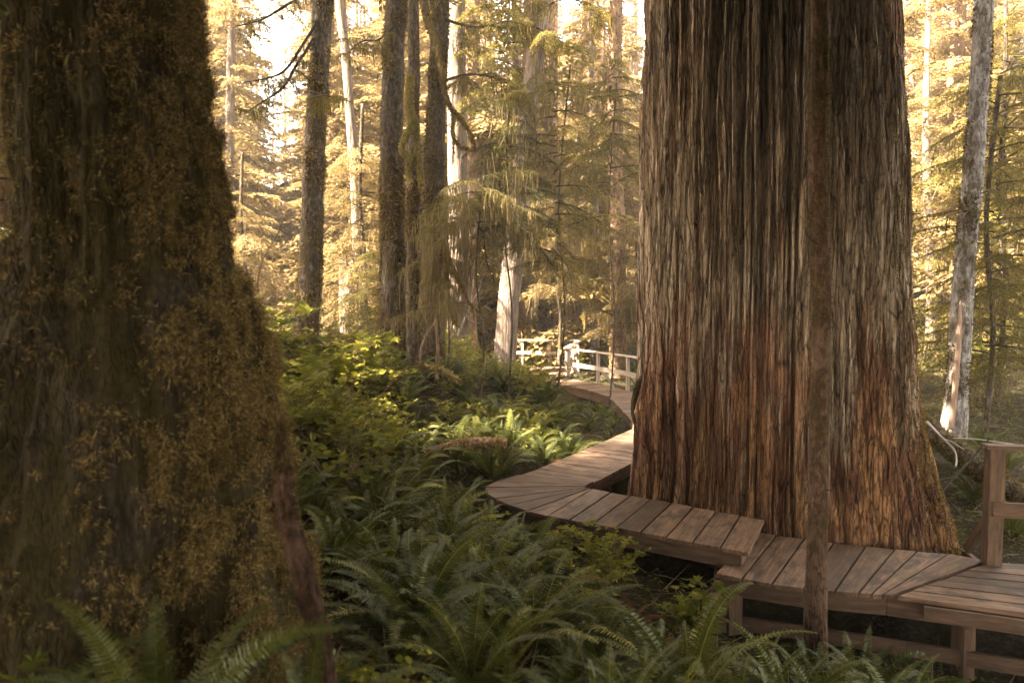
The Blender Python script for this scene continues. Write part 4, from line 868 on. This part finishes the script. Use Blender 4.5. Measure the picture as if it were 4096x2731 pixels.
field(16, (-5.2, -2.9), (3.4, 6.8), .8, 1.1, 'dark fern on the bank at the far left behind the mossy tree', 'ferns on the far left bank', sp=.5, m=.1)
field(8, (5.6, 8.8), (8.6, 12.5), .5, .7, 'dark fern beside the fallen mossy log', 'ferns beside the fallen log', m=0, sp=.7)
for (x, y, s) in [(-1.10, 2.05, .52), (-.74, 2.3, .46), (-1.5, 1.9, .50), (0, 2.6, .60), (.45, 3.0, .62)]:
    put_fern(x, y, s, True, 'blurred green fern closest to the viewer at the bottom left', 'ferns closest to the viewer')
for (x, y) in [(-.3, 7.2), (.3, 6.3), (1.2, 6.5), (-.9, 9.2), (-1.8, 11), (-.1, 5.0), (.5, 5.6), (.9, 5.0), (-.6, 6.2), (.1, 8.0), (1.4, 5.5), (-.2, 12), (.7, 12.5), (-1.4, 8.1)]:
    put_fern(x, y, 1.0, False, 'withered brown fern among the green sword ferns', 'withered brown ferns', me=FERND)

# ------------------------------------------------------------ shrubs
def shrub_mesh(seed, H, ns, nl, leaf, mat, T=LEAF, F3=LEAF3, spread=.5, tw='twig', upr=.8):
    r = np.random.default_rng(seed); gl, gt = G(), G()
    for s in range(ns):
        az = r.random()*6.28; h = H*(.55+.55*r.random()); k = np.linspace(0, 1, 14)
        w1 = np.cumsum(r.normal(size=(14, 2))*.012*H, axis=0)
        p = np.stack([np.cos(az)*spread*h*k**1.4+w1[:, 0], np.sin(az)*spread*h*k**1.4+w1[:, 1], h*upr*k-.08*h*k**3], -1)
        gt.add(*tube(p, np.linspace(.009, .003, 14)*H**.5, 5, cap=False))
        nb = 5+int(4*r.random())
        for b in range(nb):
            u = .3+.7*(b+.5)/nb; o = np.array([np.interp(u, k, p[:, c]) for c in range(3)]); a2 = r.random()*6.28; bl = H*(.16+.22*r.random())*(1.2-.5*u)
            d = np.array([cos(a2), sin(a2), .25+.3*r.normal()]); d /= np.linalg.norm(d); m = nl; q = o+d*(np.linspace(.15, 1, m)*bl)[:, None]; q[:, 2] -= .12*bl*np.linspace(0, 1, m)**2
            gt.add(*tube(np.vstack([o, q[m//2], q[-1]]), [.003*H**.5, .002, .0012], 4, cap=False))
            sd_ = np.cross(d, [0, 0, 1]); D = d[None]*.7+sd_[None]*np.where(np.arange(m) % 2, 1, -1)[:, None]*.9+r.normal(size=(m, 3))*.25; D[-1] = d
            N = np.tile([0, 0, 1.], (m, 1))+r.normal(size=(m, 3))*.38
            _sc(gl, T, None, q, D, N, leaf*(.6+.7*r.random(m)), None, np.clip(.42+.22*r.normal(size=m)+.1*r.normal(), 0, 1), F3)
    return gl.mesh('leaves', MAT[mat]), gt.mesh('stems', MAT[tw])
SHR = [shrub_mesh(400+k, 1.25, 9, 8, .085, 'shrub') for k in range(3)]+[shrub_mesh(410+k, 1.0, 13, 10, .042, 'shrub', spread=.6) for k in range(2)]
LOBES = [shrub_mesh(420+k, 1.5, 5, 5, .17, 'shrub', LOBE, LOBE3, .45) for k in range(2)]
def shrub(x, y, k, s, label, grp=None, bank=SHR, name='shrub', rz=None, dz=0):
    t = thing(name, label, 'shrub', (x, y, g1(x, y)-.03+dz), rnd.uniform(0, 6.28) if rz is None else rz, grp, s)
    lm, tm = bank[k % len(bank)]; obj('leaves', lm, t); obj('stems', tm, t); return t
def shrubs(n, xr, yr, s0, s1, label, grp, bank=SHR, m=.25, sp=.8, only=None):
    pts = []; tr = 0
    while len(pts) < n and tr < n*80:
        tr += 1; x = rnd.uniform(*xr); y = rnd.uniform(*yr)
        if abs(x) > .85*y+1.5 or not clear(x, y, m): continue
        if any((x-a)**2+(y-b)**2 < sp*sp for a, b in pts): continue
        pts.append((x, y)); shrub(x, y, only if only is not None else rnd.randrange(9), rnd.uniform(s0, s1), label, grp, bank)
shrubs(22, (-6.5, -2.3), (8.5, 16.5), .8, 1.3, 'yellow green leafy bush crowding the bank between the mossy foreground tree and the dark trunks', 'leafy bushes on the left bank', sp=.85)
shrubs(7, (-3.6, -1.9), (7.4, 11.0), .9, 1.2, 'leafy bush filling the slope right beside the mossy foreground trunk', 'bushes beside the mossy foreground trunk', sp=.7)
shrubs(10, (-5.6, -2.6), (8.8, 14), 1.35, 1.75, 'tall leafy bush rising above the bank beside the mossy foreground tree', 'tall bushes on the left bank', sp=1.0)
shrubs(14, (-2.6, .6), (15.2, 22), .7, 1.05, 'leafy bush at the foot of the close dark trunks', 'leafy bushes under the close trunks', sp=.8)
shrubs(16, (-3.5, 1.0), (19, 26.5), .7, 1.1, 'sunlit bush in front of the pale cedar and far railing', 'sunlit bushes before the far railing', sp=1.0)
shrubs(24, (-14, 3), (23, 36), 1.0, 1.8, 'sunlit bush in the bright clearing behind the trunks', 'sunlit bushes in the clearing', sp=1.5)
shrubs(26, (4.5, 26), (19, 36), 1.0, 1.9, 'sunlit bush in the undergrowth right of the giant cedar', 'sunlit bushes on the right', sp=1.5)
shrubs(14, (-1.5, 1.2), (5.4, 10.5), .4, .6, 'small leafy plant poking between the sword ferns', 'small leafy plants between the ferns', sp=.6, m=.35)
shrubs(10, (-2.4, 1.2), (10.5, 15), .5, .75, 'leafy sprig among the ferns of the middle bank', 'leafy sprigs on the middle bank', sp=.7, m=.3)
shrubs(34, (-22, 30), (30, 52), 1.6, 2.6, 'large sunlit bush deep in the bright forest behind', 'deep forest bushes', sp=2.0, only=3)
shrubs(8, (2.5, 8), (28.5, 34), 1.2, 2.0, 'sunlit bush just behind the slanting railing', 'bushes behind the railing corner', sp=1.1, only=4)
shrub(.75, 19.2, 3, 1.75, 'dark upright huckleberry bush standing before the winding boardwalk', rz=1)
shrubs(7, (-7.6, -4.0), (5.2, 9.5), 1.0, 1.4, 'leafy bush on the dark bank at the far left edge', 'bushes on the far left bank', sp=.8)
shrub(-3.75, 10.4, 0, 1.15, 'maple like lobed leaf sapling bright yellow green beside the mossy tree', bank=LOBES, name='maple_sapling')
shrub(-2.95, 8.9, 1, 1.55, 'big lobed yellow green leaves on tall stems right beside the mossy foreground trunk', bank=LOBES, name='maple_sapling')
shrub(-3.35, 12.6, 1, 1.3, 'lobed yellow leaves in front of the dark leaning trunk base', bank=LOBES, name='maple_sapling')
shrub(-4.9, 13.2, 0, 1.7, 'taller pale maple sapling with spread twigs left of the dark leaning trunk', bank=LOBES, name='maple_sapling')
shrub(-2.2, 10.6, 1, .8, 'low lobed leaf plant with orange tinted leaves at the foot of the left bank', bank=LOBES, name='maple_sapling')
shrub(.95, 7.35, 0, .50, 'lobed pale green leaves reaching over the edge of the near planks', bank=LOBES, name='salmonberry_plant', dz=.05)
shrub(1.55, 6.4, 1, .50, 'lobed light green leaves under the boardwalk step', bank=LOBES, name='salmonberry_plant')
shrub(-1.45, 2.0, 1, .42, 'out of focus sprig in front of the mossy tree', bank=LOBES, name='leafy_plant')
shrub(-.62, 3.1, 0, .5, 'glossy leaved plant beside the reddish root of the mossy tree', name='leafy_plant')
# bare twigs at the left of the dark leaning trunk
branch_thing('bare_branch', 'thin bare twigs rising beside the mossy foreground tree', [at(590, 660, 12), at(602, 600, 12), at(640, 530, 12), at(660, 470, 12)], .016, .004, 'twig', 'branch', 0, extra=[([at(600, 610, 12), at(600, 540, 12), at(585, 500, 12)], .008, .003), ([at(618, 570, 12), at(650, 520, 12), at(690, 480, 12)], .008, .003), ([at(598, 640, 12), at(620, 640, 11.9), at(700, 610, 11.8)], .006, .003)])

# ------------------------------------------------------------ ground cover: litter, low leaves, twigs
def ground_cover():
    g = G(); n = 120000
    y = 2.5+28*rng.random(n)**1.25; x = (rng.random(n)*2-1)*(.82*y+1.2); ok = np.ones(n, bool)
    for a, b, r in WALK:
        a = np.array(a); b = np.array(b); t = np.clip(((x-a[0])*(b-a)[0]+(y-a[1])*(b-a)[1])/np.dot(b-a, b-a), 0, 1); ok &= np.hypot(x-a[0]-(b-a)[0]*t, y-a[1]-(b-a)[1]*t) > r*.95
    ok &= np.hypot(x-CX, y-CY) > 2.2; ok &= np.hypot(x-LX, y-LY) > .8
    x, y = x[ok], y[ok]; n = len(x); z = gz(x, y); h = rng.random(n)**1.5*.22
    O = np.stack([x, y, z+h], -1); D = rng.normal(size=(n, 3)); D[:, 2] = D[:, 2]*.5+.25; N = rng.normal(size=(n, 3))*.5+[0, 0, 1]
    _sc(g, LEAF, None, O, D, N, (.022+.035*rng.random(n))*(1+y*.02), None, None, LEAF3[:4])
    obj('ground_cover', g, mat=MAT['litter'], kind='stuff', label='low leafy ground cover and litter on the forest floor')
    g = G(); m = 2600; y = 3+22*rng.random(m); x = (rng.random(m)*2-1)*(.8*y+1); z = gz(x, y)+.04
    for i in range(m):
        if not clear(x[i], y[i], -.2): continue
        a = rng.random()*6.28; L = .15+.5*rng.random(); e = rng.normal()*.25; o = np.array([x[i], y[i], z[i]]); d = np.array([cos(a)*cos(e), sin(a)*cos(e), sin(abs(e))])*L
        g.add(*tube(np.array([o, o+d*.5+rng.normal(size=3)*.02, o+d]), [.006, .005, .002], 4, cap=False))
    obj('fallen_twigs', g, mat=MAT['twig'], kind='stuff', label='fallen twigs scattered over the forest floor')
ground_cover()
def deck_litter():
    g = G(); O = []
    for (a, b, r_), zz in zip(WALK, [0, 0, 0, 0, 0, .05, .1, zl, zl]):
        n = 260; t = rng.random(n); a = np.array(a); b = np.array(b); d = nrm(b-a); c = a+(b-a)*t[:, None]+np.array([-d[1], d[0]])*((rng.random(n)**.6*np.sign(rng.random(n)-.5))*.50)[:, None]
        O.append(np.column_stack([c, np.full(n, zz+.008)]))
    O = np.vstack(O); n = len(O); D = rng.normal(size=(n, 3)); D[:, 2] *= .08
    _sc(g, LEAF, None, O, D, np.array([0, 0, 1.])+rng.normal(size=(n, 3))*.15, .012+.022*rng.random(n)**2, None, None, LEAF3[:4])
    obj('deck_litter', g, mat=MAT['fern_dead'], kind='stuff', label='brown needles and leaf bits strewn over the boardwalk planks')
deck_litter()

# ------------------------------------------------------------ the forest behind
LB = {'l': ('sunlit conifer in the bright forest left of the dark trunks', 'background conifers on the left'), 'm': ('sunlit conifer in the bright forest between the dark trunks and the giant cedar', 'background conifers in the middle'), 'r': ('sunlit conifer in the bright forest right of the giant cedar', 'background conifers on the right')}
spots = []; tries = 0
while len(spots) < 165 and tries < 20000:
    tries += 1; y = 29+55*rnd.random()**1.25; px = rnd.uniform(205, 1100); x = (px-512)/FP*y
    if 236 < px < 315 and (y < 70 or rnd.random() < .6): continue
    if 640 < px < 860: continue
    if any((x-a)**2+(y-b)**2 < (1.5+.02*y)**2 for a, b in spots): continue
    if seg_dist(x, y, (1.9, 27.5), (-4.2, 28.5)) < 2.2: continue
    spots.append((x, y)); z = 'l' if px < 370 else ('m' if px < 640 else 'r')
    conifer(x, y, 'far%d' % rnd.randrange(4) if rnd.random() < .75 else 'green%d' % rnd.randrange(2), rnd.randrange(3), rnd.uniform(.85, 1.25) if y > 36 else rnd.uniform(.7, 1.0), rnd.uniform(0, 6.28), *LB[z], tilt=(rnd.uniform(-.03, .03), rnd.uniform(-.03, .03)))

# ------------------------------------------------------------ sunlit forest air
def haze():
    m = bpy.data.materials.new('haze'); m.use_nodes = True; t = m.node_tree; t.nodes.clear()
    v = t.nodes.new('ShaderNodeVolumePrincipled'); v.inputs['Density'].default_value = .0011; v.inputs['Color'].default_value = (.95, .92, .86, 1); v.inputs['Anisotropy'].default_value = .2
    o = t.nodes.new('ShaderNodeOutputMaterial'); t.links.new(v.outputs[0], o.inputs['Volume'])
    x, y0, y1, z0, z1 = 232, -72, 272, -6, 46
    V = [(-x, y0, z0), (x, y0, z0), (x, y1, z0), (-x, y1, z0), (-x, y0, z1), (x, y0, z1), (x, y1, z1), (-x, y1, z1)]
    F = [(3, 2, 1, 0), (4, 5, 6, 7), (0, 1, 5, 4), (1, 2, 6, 5), (2, 3, 7, 6), (3, 0, 4, 7)]
    obj('haze', G().add(V, F), mat=m, kind='stuff')
haze()
